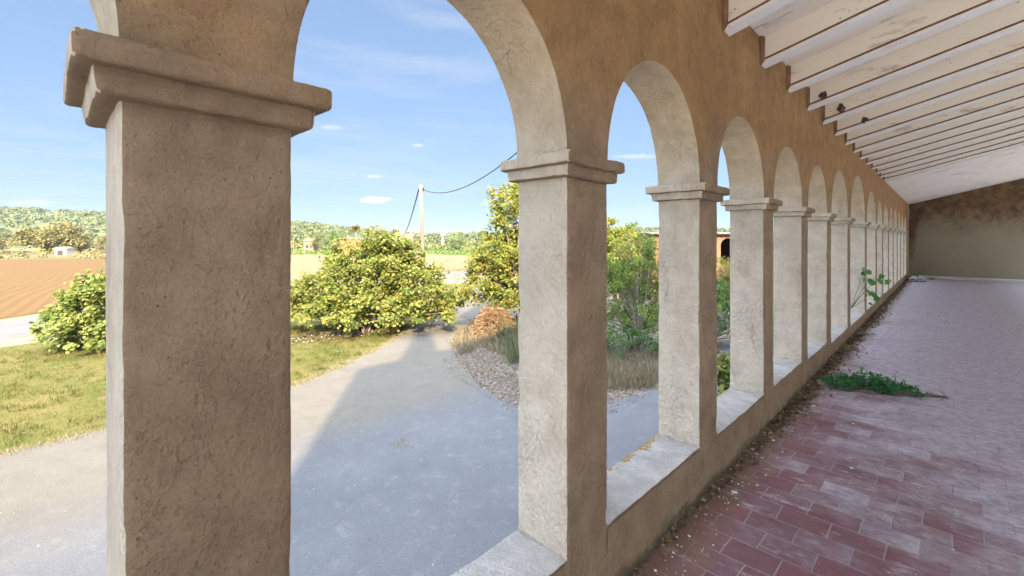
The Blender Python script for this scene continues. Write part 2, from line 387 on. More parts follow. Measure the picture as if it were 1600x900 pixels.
def grid_box(lo, hi, cell, skip=(), amp=1.0, dispf=disp):
    """box whose faces are grids; returns verts, faces, normals index (0..5: -x +x -y +y -z +z)"""
    n = [max(1, int(round((hi[i] - lo[i]) / cell))) for i in range(3)]
    idx = {}; V = []; Fc = []; K = []
    def vid(i, j, k):
        key = (i, j, k)
        if key not in idx:
            idx[key] = len(V)
            V.append(dispf((lo[0] + (hi[0]-lo[0])*i/n[0], lo[1] + (hi[1]-lo[1])*j/n[1], lo[2] + (hi[2]-lo[2])*k/n[2]), amp))
        return idx[key]
    for s, i in ((0, 0), (1, n[0])):
        if s in skip: continue
        for j in range(n[1]):
            for k in range(n[2]):
                q = [vid(i, j, k), vid(i, j+1, k), vid(i, j+1, k+1), vid(i, j, k+1)]
                Fc.append(q if s == 1 else q[::-1]); K.append(s)
    for s, j in ((2, 0), (3, n[1])):
        if s in skip: continue
        for i in range(n[0]):
            for k in range(n[2]):
                q = [vid(i, j, k), vid(i+1, j, k), vid(i+1, j, k+1), vid(i, j, k+1)]
                Fc.append(q if s == 2 else q[::-1]); K.append(s)
    for s, k in ((4, 0), (5, n[2])):
        if s in skip: continue
        for i in range(n[0]):
            for j in range(n[1]):
                q = [vid(i, j, k), vid(i+1, j, k), vid(i+1, j+1, k), vid(i, j+1, k)]
                Fc.append(q if s == 5 else q[::-1]); K.append(s)
    return V, Fc, K

arc = empty('arcade_wall', (XI, 0, 0))
tag(arc, 'long plastered arcade wall of round arches on square pillars, ochre inside and cream in the reveals', 'arcade')
MATS4 = [M['cream'], M['ochre'], M['outer']]
def mat_of(k): return 1 if k == 1 else (2 if k == 0 else 0)

CAPB = EYE + .232 * A           # underside of a capital
for i, y0 in enumerate(PY):
    near = i <= 3
    cell = 0.022 if near else 0.06
    V, Fc, K = grid_box((XO, y0, PAR), (XI, y0 + PW, CAPB + 0.01), cell, skip=(4, 5))
    # chipped arrises
    V2 = []
    for v in V:
        ex = min(abs(v.x - XI), abs(v.x - XO)); ey = min(abs(v.y - y0), abs(v.y - y0 - PW))
        if ex < 0.012 and ey < 0.012 and v.z > max(SILL[max(i - 1, 0)], SILL[min(i, len(SILL) - 1)]) + .01:
            c = Vector(((XI + XO)/2, y0 + PW/2, v.z)); s = mn.noise(Vector((v.x * 3, v.y * 3, v.z * 9)))
            pull = 0.004 + max(0, s - 0.25) * 0.03
            v = v + (c - v).normalized() * pull
        V2.append(v)
    pl = mesh_obj('pillar', V2, Fc, MATS4, arc, [mat_of(k) for k in K], True)
    zl = max(SILL[max(i - 1, 0)], SILL[i]) + .01
    wa = pl.data.attributes.new('bevel_weight_edge', 'FLOAT', 'EDGE')
    cx_, cy_ = (XI + XO) / 2, y0 + PW / 2
    def corner(q): return abs(abs(q.x + arc.location.x - cx_) - (XI - XO) / 2) < .012 and abs(abs(q.y - cy_) - PW / 2) < .012
    for e in pl.data.edges:
        qa, qb = pl.data.vertices[e.vertices[0]].co, pl.data.vertices[e.vertices[1]].co
        if abs(qa.z - qb.z) > .5 * cell and corner(qa) and corner(qb) and min(qa.z, qb.z) > zl: wa.data[e.index].value = 1.0
    bv = pl.modifiers.new('Bevel', 'BEVEL'); bv.width = 0.006; bv.segments = 2; bv.limit_method = 'WEIGHT'
    # capital: abacus over a smaller block, slightly uneven casts
    r = random.Random(i * 13 + 31)
    p1 = .054 * A + r.uniform(-.003, .003); p2 = .030 * A
    t1 = .046 * A; zt = CAPT; zm = zt - t1
    if i == 1: p1 = .060 * A; p2 = .034 * A
    def cdisp(v, amp, i=i):
        p = Vector(v); q = p + Vector((i * 3.1, 0, 0))
        return p + (mn.noise_vector(q * 3.0) * 0.005 + mn.noise_vector(q * 12.0) * 0.0024 + mn.noise_vector(q * 38.0) * 0.0020) * Vector((1,1,1)).length / 1.732
    cc = 0.016 if near else 0.04
    Va, Fa, Ka = grid_box((XO - p1, y0 - p1, zm), (XI + p1, y0 + PW + p1, zt), cc, dispf=cdisp)
    Vb, Fb, Kb = grid_box((XO - p2, y0 - p2, CAPB), (XI + p2, y0 + PW + p2, zm + 0.004), cc, dispf=cdisp, skip=(5,))
    n = len(Va)
    Vb = [v - Vector(((0.004 if v.x > (XI+XO)/2 else -0.004), (0.004 if v.y > y0 + PW/2 else -0.004), 0)) * (1 - min(1, (v.z - CAPB) / (zm - CAPB))) * 0.9 for v in Vb]
    cap = mesh_obj('capital', Va + Vb, list(Fa) + [[q + n for q in f] for f in Fb], MATS4, arc, [1 if k == 4 else mat_of(k) for k in Ka + Kb], True)  # undersides take the darker ochre: shade under the abacus put into colour
    bevel(cap, 0.011, 3, 55)

# parapet under the pillars, with a sill in every bay
segs = []
yprev = YS
for i, y0 in enumerate(PY):
    if i > 0: segs.append((PY[i-1] + PW, y0, SILL[i-1]))
pass
V = []; Fc = []; K = []
def add(vfk):
    b = len(V); V.extend(vfk[0]); Fc.extend([[q + b for q in f] for f in vfk[1]]); K.extend(vfk[2])
add(grid_box((XO, YS, 0), (XI, YE, FLOOR - 0.05), 0.5, skip=(5,)))
cellp = 0.05
ycuts = sorted(set([YS] + [y for y in PY] + [y + PW for y in PY] + [YE]))
def seg_top(ya, yb):
    for s0, s1, z in segs:
        if ya >= s0 - 1e-4 and yb <= s1 + 1e-4: return z - 0.014
    return PAR
def strip(x, flip, kk):
    for ya, yb in zip(ycuts[:-1], ycuts[1:]):
        zt = seg_top(ya, yb)
        if ya == YS: zt = PAR
        z0 = FLOOR - 0.05
        ny = max(1, int((yb - ya) / cellp)); zs = list(np.linspace(z0, PAR, 9)) + ([z for z in np.linspace(PAR, zt, 4)[1:]] if zt > PAR + 1e-3 else [])
        g = [[disp((x, ya + (yb - ya) * j / ny, z)) for z in zs] for j in range(ny + 1)]
        b = len(V)
        for c_ in g: V.extend(c_)
        L = len(zs)
        for j in range(ny):
            for k in range(L - 1):
                q = [b + j*L + k, b + (j+1)*L + k, b + (j+1)*L + k + 1, b + j*L + k + 1]
                Fc.append(q if not flip else q[::-1]); K.append(kk)
strip(XI, False, 1); strip(XO, True, 0)
par = mesh_obj('parapet', V, Fc, MATS4, arc, [mat_of(k) for k in K], True)
for bi, (s0, s1, z) in enumerate(segs):
    cellz = 0.02 if bi <= 2 else 0.05
    def sd(v, amp):
        p = disp(v); 
        if v[2] > z - 0.01: p.z += mn.noise(Vector(v) * 5) * 0.006 + mn.noise(Vector(v) * 17) * 0.003
        return p
    Vs, Fs, Ks = grid_box((XO, s0 + .001, z - .0135), (XI, s1 - .001, z), cellz, dispf=sd)
    so = mesh_obj('sill', Vs, Fs, [M['sill'], M['ochre'], M['outer']], arc, [mat_of(k) for k in Ks], True)
    bevel(so, 0.006, 2, 55)

# wall over the capitals with the arch cut-outs
V = []; Fc = []; K = []
opens = []
for i in range(len(PY)):
    if i + 1 == len(PY): break
    ya = PY[i] + PW; yb = PY[i+1]
    opens.append((ya, yb, EYE + TOPH[i] * A))
TZ = EYE + 1.56 * A
def arch_profile(ya, yb, zt, n=44):
    c = (ya + yb) / 2; w = (yb - ya) / 2; r = zt - CAPT; out = []
    for k in range(n + 1):
        a = math.pi * (1 - k / n)
        ca = math.cos(a); sa = math.sin(a)
        out.append((c + w * ca, CAPT + r * (abs(sa) ** 0.97)))
    return out
prof = [(YS, CAPB)]
prof = []
cols = []                       # (y, zbottom)
cols.append((YS, None))
faces_cols = []
def face_col(ya, za, yb, zb, x, flip, kk, nz):
    b = len(V)
    for (yy, zz) in ((ya, za), (yb, zb)):
        for k in range(nz + 1):
            t = k / nz
            V.append(disp((x, yy, zz + (TZ - zz) * t)))
    for k in range(nz):
        q = [b + k, b + nz + 1 + k, b + nz + 2 + k, b + k + 1]
        Fc.append(q if not flip else q[::-1]); K.append(kk)
def solid(ya, yb, zb):
    n = max(2, int((yb - ya) / .06))
    for j in range(n):
        a0 = ya + (yb - ya) * j / n; a1 = ya + (yb - ya) * (j+1) / n
        face_col(a0, zb, a1, zb, XI, False, 1, 26); face_col(a0, zb, a1, zb, XO, True, 0, 10)
for i, y0 in enumerate(PY): solid(y0, y0 + PW, CAPT - 0.01)
solid(YS, PY[0], PAR)
# jambs of the impost blocks (from just inside the capital to the spring of the arch)
for i, (ya, yb, zt) in enumerate(opens):
    pr = arch_profile(ya, yb, zt, 56 if i <= 3 else 36)
    pr = [(ya, CAPT - 0.01)] + pr + [(yb, CAPT - 0.01)]
    for (a0, z0), (a1, z1) in zip(pr[:-1], pr[1:]):
        if abs(a1 - a0) > 1e-6:
            face_col(a0, z0, a1, z1, XI, False, 1, 26); face_col(a0, z0, a1, z1, XO, True, 0, 10)
    nx = 14 if i <= 4 else 6
    b = len(V)
    for (yy, zz) in pr:
        for k in range(nx + 1):
            V.append(disp((XO + (XI - XO) * k / nx, yy, zz)))
    for j in range(len(pr) - 1):
        for k in range(nx):
            q = [b + j*(nx+1) + k, b + (j+1)*(nx+1) + k, b + (j+1)*(nx+1) + k + 1, b + j*(nx+1) + k + 1]
            Fc.append(q); K.append(9)
solid(PY[-1] + PW, YE, PAR)
# merge doubles
import bmesh
def weld(o, d=1e-4):
    bm = bmesh.new(); bm.from_mesh(o.data); bmesh.ops.remove_doubles(bm, verts=bm.verts, dist=d); bmesh.ops.recalc_face_normals(bm, faces=bm.faces); bm.to_mesh(o.data); bm.free()
sw = mesh_obj('arched_wall', V, Fc, MATS4, arc, [mat_of(k) for k in K], True)
weld(sw, 3e-4)
bevel(sw, 0.006, 2, 45)
weld(par, 3e-4)
# left of the first pillar and the pier at the end wall
pm = MB(); pm.box((XO, YS, PAR), (XI, PY[0] - .9, CAPT - .012), 1)

# ------------------------------------------------------------------ gallery floor, end wall, roof
GX = 3.3; SL_ = .25
fm = MB()
nx, ny = 30, 120
vs = [(XI + (GX - XI) * i / nx, YS - .4 + (YE - YS + 1.4) * j / ny, FLOOR + mn.noise(Vector((i * .35, j * .35, 0))) * 0.004) for j in range(ny + 1) for i in range(nx + 1)]
fs = [(j*(nx+1)+i, j*(nx+1)+i+1, (j+1)*(nx+1)+i+1, (j+1)*(nx+1)+i) for j in range(ny) for i in range(nx)]
fm.add(vs, fs)
fm.box((XI, YS - .4, FLOOR - .25), (GX, YE, FLOOR - .02))
fl = fm.build('floor', M['tiles']); tag(fl, 'worn red terracotta tile floor of the gallery', 'floor', kind='structure')

ew = empty('end_wall', (1, YE, FLOOR))
tag(ew, 'grey and rust brown end wall closing the far end of the gallery', 'wall')
m_ = MB(); m_.box((XI + .002, YE, FLOOR - .2), (GX + .3, YE + .3, EYE + 3.2)); m_.build('wall_face', M['end'], ew)
st = MB(); st.box((-.78, YE - .46, FLOOR), (GX, YE - .003, FLOOR + .085)); M['step'] = simple('cement_step', (0.50, 0.50, 0.47), (0.60, 0.60, 0.57), 4, .9, .4)
so = st.build('cement_step', M['step']); bevel(so, .012); tag(so, 'low pale cement step running along the foot of the end wall', 'step')

M['whitewall'] = simple('whitewashed_wall', (0.74, 0.71, 0.66), (0.82, 0.79, 0.75), 1.5, .9, .3, 20, .01)
HX = 12.0
pf = MB(); pf.box((GX + .001, YS - .4, FLOOR - .25), (HX - .002, YE + .3, FLOOR - .003)); M['added_terrace'] = simple('bounce_slabs', (0.76, 0.68, 0.57), (0.80, 0.73, 0.63), 2, .9, .3)  # unseen floor, added pale to bounce light into the gallery
o = pf.build('added_patio', M['added_terrace']); tag(o, 'unseen pale patio on the open house side of the gallery', kind='structure')
pl_ = empty('added_colonnade', (GX, 0, FLOOR)); tag(pl_, 'unseen whitewashed posts and lintel added on the open side, carrying the high side of the gallery roof', 'colonnade')  # unseen supports, added where this side is left open for light
for k_ in range(7):
    yy = YS - .2 + k_ * 4.55; mb = MB(); mb.box((GX - .32, yy, FLOOR), (GX - .04, yy + .28, EYE + 1.305 * A + SL_ * (GX - .2 - XI) - .26)); bevel(mb.build('post', M['whitewall'], pl_), .01)
mb = MB(); mb.box((GX - .30, YS - .38, EYE + 1.305 * A + SL_ * (GX - .2 - XI) - .259), (GX - .06, YE - .002, EYE + 1.305 * A + SL_ * (GX - .35 - XI) - .003)); mb.build('lintel', M['whitewall'], pl_)
tr_ = MB(); tr_.box((XO, -16, FLOOR - .3), (HX - .002, YS - .41, FLOOR - .004));  # unseen open slab, added to bring light in at the near end
o = tr_.build('added_terrace', M['added_terrace']); tag(o, 'unseen sunlit terrace at the near end of the gallery', kind='structure')

roof = empty('gallery_roof', (0, 0, EYE + 1.3 * A))
tag(roof, 'sloping lean-to roof of whitewashed boards on exposed beams', 'roof')
SL = .25; FLATY = 13.85 * A
RD = .21 * A
def zb(x, y): return EYE + (1.305 + .004 * max(y, 0) / A) * A + SL * (x - XI)      # underside of the beams
# ceiling boards: slightly uneven planks running with the gallery
cm = MB()
xs = np.linspace(XI - .02, GX, 14); ys = np.linspace(YS - .4, YE, 150)
vs = [(x, y, zb(x, y) + RD + mn.noise(Vector((x * 2, y * 2, 0))) * .006) for y in ys for x in xs]
n = len(xs)
fs = [(j*n+i, j*n+i+1, (j+1)*n+i+1, (j+1)*n+i) for j in range(len(ys)-1) for i in range(n-1)]
cm.add(vs, fs); cm.add([(v[0], v[1], v[2] + .09) for v in vs], fs)
cb = cm.build('ceiling_boards', M['ceiling'], roof)
cm = MB(); ys = np.linspace(FLATY, YE - .002, 60); xs = np.linspace(XI + .002, GX - .32, 12); n = len(xs)
vs = [(x, y, zb(x, y) + .01 + (.012 if int((y - FLATY) / .42) % 2 else 0) + mn.noise(Vector((x, y * 2, 4))) * .008) for y in ys for x in xs]
fs = [(j*n+i, j*n+i+1, (j+1)*n+i+1, (j+1)*n+i) for j in range(len(ys)-1) for i in range(n-1)]
cm.add(vs, fs); cm.add([(x, FLATY, zb(x, FLATY) + q) for x in (XI + .002, GX - .32) for q in (.01, RD)], [(0, 1, 3, 2)])
cm.build('lowered_ceiling', M['ceiling'], roof)
tm = MB()
xs = np.linspace(XO - .42, XI - .021, 3)
vs = []
for y in np.linspace(YS - .4, YE + .3, 60):
    for x in (XO - .42, GX + .1): vs.append((x, y, zb(x, y) + RD + .10))
    for x in (GX + .1, XO - .42): vs.append((x, y, zb(x, y) + RD + .22))
fs = []
for j in range(59):
    for k in range(4): fs.append((j*4+k, j*4+(k+1) % 4, (j+1)*4+(k+1) % 4, (j+1)*4+k))
fs += [(0,3,2,1), (59*4, 59*4+1, 59*4+2, 59*4+3)]
tm.add(vs, fs); tm.build('roof_tiles', M['roof_tile'], roof)
yb_ = 2.97 * A - .8 * A * 5
k = 0
BWID = .105
while yb_ < FLATY - .2:
    r = random.Random(k + 99)
    y0 = yb_ + r.uniform(-.012, .012); tw = r.uniform(-.010, .010)
    bm_ = MB(); xa, xb = XI - .015, GX + .02
    L = 26; w = BWID
    pts = []
    for s in range(L + 1):
        x = xa + (xb - xa) * s / L
        dz = mn.noise(Vector((x * 1.3, yb_ * 3, 5))) * .006; dy = mn.noise(Vector((x * 1.1, yb_ * 3, 9))) * .006 + tw * s / L
        z = zb(x, y0) + dz
        pts.append([(x, y0 + .008 + dy, z + RD + .012), (x, y0 + .006 + dy, z + .050), (x, y0 - .008 + dy, z + .026), (x, y0 - .010 + dy, z),
                    (x, y0 + w + .010 + dy, z), (x, y0 + w + .008 + dy, z + .026), (x, y0 + w - .006 + dy, z + .050), (x, y0 + w - .008 + dy, z + RD + .012)])
    V = [p for row in pts for p in row]; Fc = []; mi = []
    for s in range(L):
        for q in range(7):
            if q == 1 or q == 5: continue
            Fc.append((s*8+q, s*8+q+1, (s+1)*8+q+1, (s+1)*8+q)); mi.append(1 if q in (2, 3, 4) else 0)
    Fc.append(tuple(range(8))); mi.append(0); Fc.append(tuple(L*8 + q for q in range(8))[::-1]); mi.append(0)
    bo = mesh_obj('beam', V, Fc, [M['beam'], M['soffit']], roof, mi)
    V = []; Fc = []
    for s in range(L + 1):
        p = pts[s]
        V += [p[1], p[2], p[5], p[6]]
    for s in range(L):
        Fc.append((s*4, s*4+1, (s+1)*4+1, (s+1)*4)); Fc.append((s*4+2, s*4+3, (s+1)*4+3, (s+1)*4+2))
    mesh_obj('edge_strip', V, Fc, M['brown'], bo)
    mb = MB(); z = zb(XI, y0); mb.add([(XI + .004, y0 - .030, z - .01), (XI + .030, y0 - .016, z + .03), (XI + .034, y0 - .018, z + RD - .01), (XI + .004, y0 - .035, z + RD + .008), (XI + .004, y0 - .006, z - .012), (XI + .030, y0 - .006, z + .03), (XI + .034, y0 - .006, z + RD - .01), (XI + .004, y0 - .006, z + RD + .008)],
        [(0,1,2,3), (7,6,5,4), (0,4,5,1), (1,5,6,2), (2,6,7,3), (3,7,4,0)]); mb.build('mortar_socket', M['brown'], bo)
    yb_ += .8 * A; k += 1

# main house behind the gallery: closes it and throws the long shadow on the yard
mh = empty('farmhouse', (16, 10, 0))
tag(mh, 'tall rendered farmhouse that backs the gallery', 'house')
h = MB(); HT = 22.7
h.box((HX, -13.1, 0), (21, YE + 6, HT))
h.build('wall', M['whitewall'], mh)
h = MB(); x0 = HX - .02
h.add([(x0, -13.15, HT), (21.3, -13.15, HT - 1.5), (21.3, YE + 6.2, HT - 1.5), (x0, YE + 6.2, HT), (x0, -13.15, HT + .15), (21.3, -13.15, HT - 1.3), (21.3, YE + 6.2, HT - 1.3), (x0, YE + 6.2, HT + .15)],
      [(0,3,2,1),(4,5,6,7),(0,1,5,4),(1,2,6,5),(2,3,7,6),(3,0,4,7)])
h.build('roof', M['roof_tile'], mh)
h = MB(); cy = -10.65; x0 = HX
h.add([(x0+.05, cy-.66, HT-.1), (x0+1.3, cy-.66, HT-.3), (x0+1.3, cy+.66, HT-.3), (x0+.05, cy+.66, HT-.1), (x0+.2, cy-.30, HT+3.5), (x0+.8, cy-.30, HT+3.5), (x0+.8, cy+.30, HT+3.5), (x0+.2, cy+.30, HT+3.5)],
      [(0,3,2,1),(4,5,6,7),(0,1,5,4),(1,2,6,5),(2,3,7,6),(3,0,4,7)])
h.build('chimney', M['whitewall'], mh)

# ------------------------------------------------------------------ ground
def ground_sheet(name, mat, pts, z, label=None, jitter=0.0, sub=1):
    P = [Vector(p) for p in pts]; out = []
    for a, b in zip(P, P[1:] + P[:1]):
        L = (b - a).length; nseg = max(1, int(L / sub)) if jitter else 1
        for s in range(nseg):
            q = a.lerp(b, s / nseg)
            if jitter:
                q = q + mn.noise_vector(q * 1.1) * jitter + mn.noise_vector(q * 4.3) * jitter * .5
            out.append((q.x, q.y, z))
    o = mesh_obj(name, out, [tuple(range(len(out)))], mat)
    if o.data.polygons[0].normal.z < 0: o.data.flip_normals()
    # triangulate so that concave outlines fill properly
    bm = bmesh.new(); bm.from_mesh(o.data); bmesh.ops.triangulate(bm, faces=bm.faces); bm.to_mesh(o.data); bm.free()
    tag(o, label, kind='structure'); return o

def grass_mat():
    m = NT('mown_dry_grass'); p = m.pos(); q = m.pos((1, 1, 1), rot=(0, 0, R(25)))
    g = m.mix(m.ramp(m.noise(m.pos((0.5, 1.3, 1), rot=(0, 0, R(-38))), 0.55, 8, 0.68), [(0.40, 0.0), (0.60, 1.0)]), (0.070, 0.100, 0.016), (0.200, 0.155, 0.062))
    g = m.mix(m.ramp(m.noise(p, 14, 6, 0.75), [(0.35, 0.0), (0.70, 1.0)]), g, (0.133, 0.122, 0.032))
    g = m.mix(m.math('MULTIPLY', m.ramp(m.noise(p, 1.1, 5, 0.7), [(0.56, 0.0), (0.66, 1.0)]), 0.8), g, (0.187, 0.130, 0.072))
    m.color(g); m.rough(0.95); m.spec(0.15)
    m.normal(m.bump(m.noise(p, 22, 5, 0.75), 0.8, 0.06)); return m.mat
M['grass'] = grass_mat()
def plain_mat():
    m = NT('far_fields'); p = m.pos(); v = m.n.new('ShaderNodeTexVoronoi'); v.inputs['Scale'].default_value = 0.014
    mp_ = m.pos((1, 1, 1), rot=(0, 0, R(50))); m.l.new(mp_, v.inputs['Vector'])
    s = m.sep(v.outputs['Color'])
    c = m.ramp(s[0], [(0.0, (0.079, 0.101, 0.029)), (0.35, (0.151, 0.130, 0.054)), (0.55, (0.065, 0.101, 0.025)), (0.8, (0.173, 0.126, 0.065))])
    c = m.mix(m.math('MULTIPLY', m.noise(p, 0.25, 7, 0.7), 0.6), c, (0.158, 0.144, 0.065))
    m.color(c); m.rough(1.0); m.spec(0.1); return m.mat
M['plain'] = plain_mat()
def yard_mat():
    m = NT('yard_concrete'); p = m.pos()
    c = m.mix(m.ramp(m.noise(p, 0.45, 7, 0.65), [(0.35, 0.0), (0.65, 1.0)]), (0.113, 0.117, 0.126), (0.158, 0.162, 0.170))
    c = m.mix(m.math('MULTIPLY', m.ramp(m.noise(p, 24, 8, 0.85), [(0.42, 0.0), (0.58, 1.0)]), 0.8), c, (0.108, 0.108, 0.108))
    c = m.mix(m.math('MULTIPLY', m.ramp(m.noise(p, 2.6, 8, 0.75), [(0.54, 0.0), (0.68, 1.0)]), 0.35), c, (0.259, 0.248, 0.230))
    cv = m.n.new('ShaderNodeMixRGB'); cv.inputs[0].default_value = 0.35
    m.l.new(p, cv.inputs[1]); m.l.new(m.noise(p, 1.5, 5, 0.7, out='Color'), cv.inputs[2])
    ck = m.ramp(m.voro(cv.outputs[0], 0.30, 'DISTANCE_TO_EDGE'), [(0.001, 1.0), (0.004, 0.0)])
    c = m.mix(m.math('MULTIPLY', ck, 0.35), c, (0.122, 0.108, 0.086))
    xy = m.sep()
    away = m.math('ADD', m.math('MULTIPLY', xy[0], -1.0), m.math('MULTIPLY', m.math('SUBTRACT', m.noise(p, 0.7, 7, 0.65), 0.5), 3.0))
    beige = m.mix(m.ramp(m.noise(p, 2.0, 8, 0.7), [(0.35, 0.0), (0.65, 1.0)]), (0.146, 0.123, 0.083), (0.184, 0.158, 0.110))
    c = m.mix(m.math('MULTIPLY', m.mapr(away, 9.5, 13.0), 0.62), c, beige)  # beige concrete farther out, with the warmth of sunlight put into its colour
    m.color(c); m.rough(0.9); m.spec(0.25)
    m.normal(m.bump(m.noise(p, 26, 7, 0.8), 0.9, 0.03)); return m.mat
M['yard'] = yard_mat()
def field_mat():
    m = NT('ploughed_soil'); p = m.pos()
    w = m.n.new('ShaderNodeTexWave'); w.wave_type = 'BANDS'; w.bands_direction = 'Y'; w.inputs['Scale'].default_value = 0.33
    w.inputs['Distortion'].default_value = 9.0; w.inputs['Detail'].default_value = 3.0; w.inputs['Detail Scale'].default_value = 0.12
    m.l.new(m.pos(rot=(0, 0, R(8))), w.inputs['Vector'])
    c = m.mix(m.noise(p, 0.12, 6, 0.6), (0.144, 0.085, 0.034), (0.170, 0.108, 0.048))
    c = m.mix(m.math('MULTIPLY', m.ramp(w.outputs['Fac'], [(0.10, 1.0), (0.70, 0.0)]), 0.28), c, (0.084, 0.048, 0.021))
    c = m.mix(m.math('MULTIPLY', m.ramp(m.noise(p, 1.5, 6, 0.7), [(0.5, 0.0), (0.7, 1.0)]), 0.4), c, (0.109, 0.067, 0.029))
    m.color(c); m.rough(1.0); m.spec(0.1)
    m.normal(m.bump(m.noise(p, 3.5, 6, 0.7), 0.6, 0.12)); return m.mat
M['field'] = field_mat()
M['field2'] = simple('stubble_soil', (0.209, 0.133, 0.065), (0.245, 0.166, 0.083), 0.08, 1.0, 0.3, 3, 0.1)
M['road'] = simple('road_asphalt', (0.137, 0.130, 0.122), (0.166, 0.155, 0.144), 0.8, .9, .3, 40, .01)
M['verge'] = simple('dusty_verge', (0.194, 0.151, 0.097), (0.245, 0.198, 0.137), 1.2, .95, .4, 20, .03)
M['soil'] = simple('leafy_soil', (0.108, 0.083, 0.061), (0.216, 0.180, 0.144), 6, .95, .8, 25, .04, lo=.4, hi=.6)
M['green'] = simple('green_crop', (0.058, 0.115, 0.018), (0.108, 0.151, 0.032), 0.35, 1, .5, 4, .2)
M['white_line'] = simple('road_paint', (0.245, 0.238, 0.230), (0.173, 0.166, 0.158), 2, .8)

# terrain, one sheet to the horizon
N = 60
ring = []
vs = []; fs = []
radii = [0, 12, 30, 60, 120, 240, 500, 900, 1400, 1900]
vs.append((0, 0, -.02))
for r_ in radii[1:]:
    for k in range(N):
        a = 2 * math.pi * k / N; vs.append((r_ * math.cos(a), r_ * math.sin(a), -.02))
for k in range(N): fs.append((0, 1 + k, 1 + (k + 1) % N))
for i in range(len(radii) - 2):
    for k in range(N):
        a = 1 + i * N + k; b = 1 + i * N + (k + 1) % N
        fs.append((a, a + N, b + N, b))
t = mesh_obj('ground', vs, fs, M['plain']); tag(t, kind='structure')

ground_sheet('meadow', M['grass'], [G(-500, 560), G(-120, 541), G(0, 540), G(90, 526), G(200, 505), G(460, 470), G(640, 440), G(700, 431), G(800, 425), G(1100, 440), G(1300, 470), W(1300, 9), W(800, 6), W(-100, 7), W(-700, 7)], -.010, 'rough lawn between the yard and the road')
ground_sheet('road_verge', M['verge'], [G(-700, 534), G(-60, 507), G(0, 500), G(90, 486), G(200, 471), G(460, 444), G(640, 428), G(760, 421), G(900, 417), G(900, 431), G(700, 444), G(640, 447), G(460, 474), G(200, 513), G(90, 530), G(0, 543), G(-90, 548), G(-700, 590)], -.004, 'dusty verge')
ground_sheet('road', M['road'], [G(-700, 540), G(-60, 512), G(0, 505), G(90, 491), G(200, 476), G(460, 447), G(640, 430.5), G(760, 423), G(900, 419), G(900, 426), G(760, 431), G(640, 440), G(460, 462), G(200, 501), G(90, 517), G(0, 531), G(-90, 539), G(-700, 575)], .004, 'grey country road')
ground_sheet('road_centre_line', M['white_line'], [G(-200, 537.6), G(0, 516.9), G(90, 502.9), G(200, 487.4), G(460, 454.2), G(640, 435.1), G(640, 435.35), G(460, 454.9), G(200, 488.4), G(90, 504.2), G(0, 518.4), G(-200, 539)], .008, 'faded centre line')
ground_sheet('ploughed_field', M['field'], [G(-900, 508), G(-60, 505.5), G(0, 498), G(90, 484), G(200, 469), G(330, 452), G(330, 401), G(180, 403.5), G(0, 405.5), G(-300, 406), G(-900, 410)], .002, 'orange ploughed field')
ground_sheet('stubble_field', M['field2'], [G(330.5, 452), G(460, 442), G(640, 426), G(735, 419), G(900, 414), G(900, 401), G(735, 399.5), G(668, 397), G(600, 396), G(455, 393), G(330.5, 394)], .002, 'tan stubble field')
ground_sheet('hay_field', M['field2'], [G(-300, 388), G(150, 387.8), G(260, 389), G(260, 393), G(-300, 392)], .03, 'pale strip of hay field')
ground_sheet('green_field', M['green'], [G(-500, 384.3), G(300, 384.3), G(300, 387), G(-500, 387)], .04, 'green field before the hill')
ground_sheet('vineyard_ground', M['green'], [G(600, 390.5), G(780, 387), G(960, 388), G(960, 400), G(735, 399), G(600, 394)], .05, 'green crop strip')
ground_sheet('far_stubble', M['field2'], [G(600, 382.5), G(860, 382.5), G(860, 385.6), G(600, 386)], .05, 'tan field')
# dirt bed right of the yard, then the yard itself
ground_sheet('dirt_bed', M['soil'], [G(742, 492), G(705, 535), G(690, 560), G(700, 590), G(745, 615), G(808, 650), G(960, 650), G(1060, 610), G(1150, 560), G(1180, 470), G(1000, 455), G(860, 462), G(790, 478)], .002, 'leaf-strewn dirt bed', .22, .35)
yard_pts = [G(-900, 900), G(-300, 800), G(0, 715), G(90, 690), G(180, 668), G(320, 638), G(455, 605), G(530, 576), G(600, 541), G(640, 516), G(690, 493), G(722, 474), G(733, 462), G(742, 452), G(751, 446), G(768, 446), G(765, 455), G(760, 470), G(765, 480), G(748, 496), G(728, 518), G(706, 543), G(703, 562), G(724, 582), G(748, 600), G(782, 620), G(808, 636), G(872, 648), G(950, 629), G(985, 618), G(1025, 603), G(1075, 570), G(1135, 535),
            Vector((-6.0, 30, 0)), Vector((-1.38, 34, 0)), Vector((-1.38, -9, 0)), Vector((-4, -14, 0))]
ground_sheet('yard', M['yard'], yard_pts, .006, 'pale worn concrete yard', .20, .22)

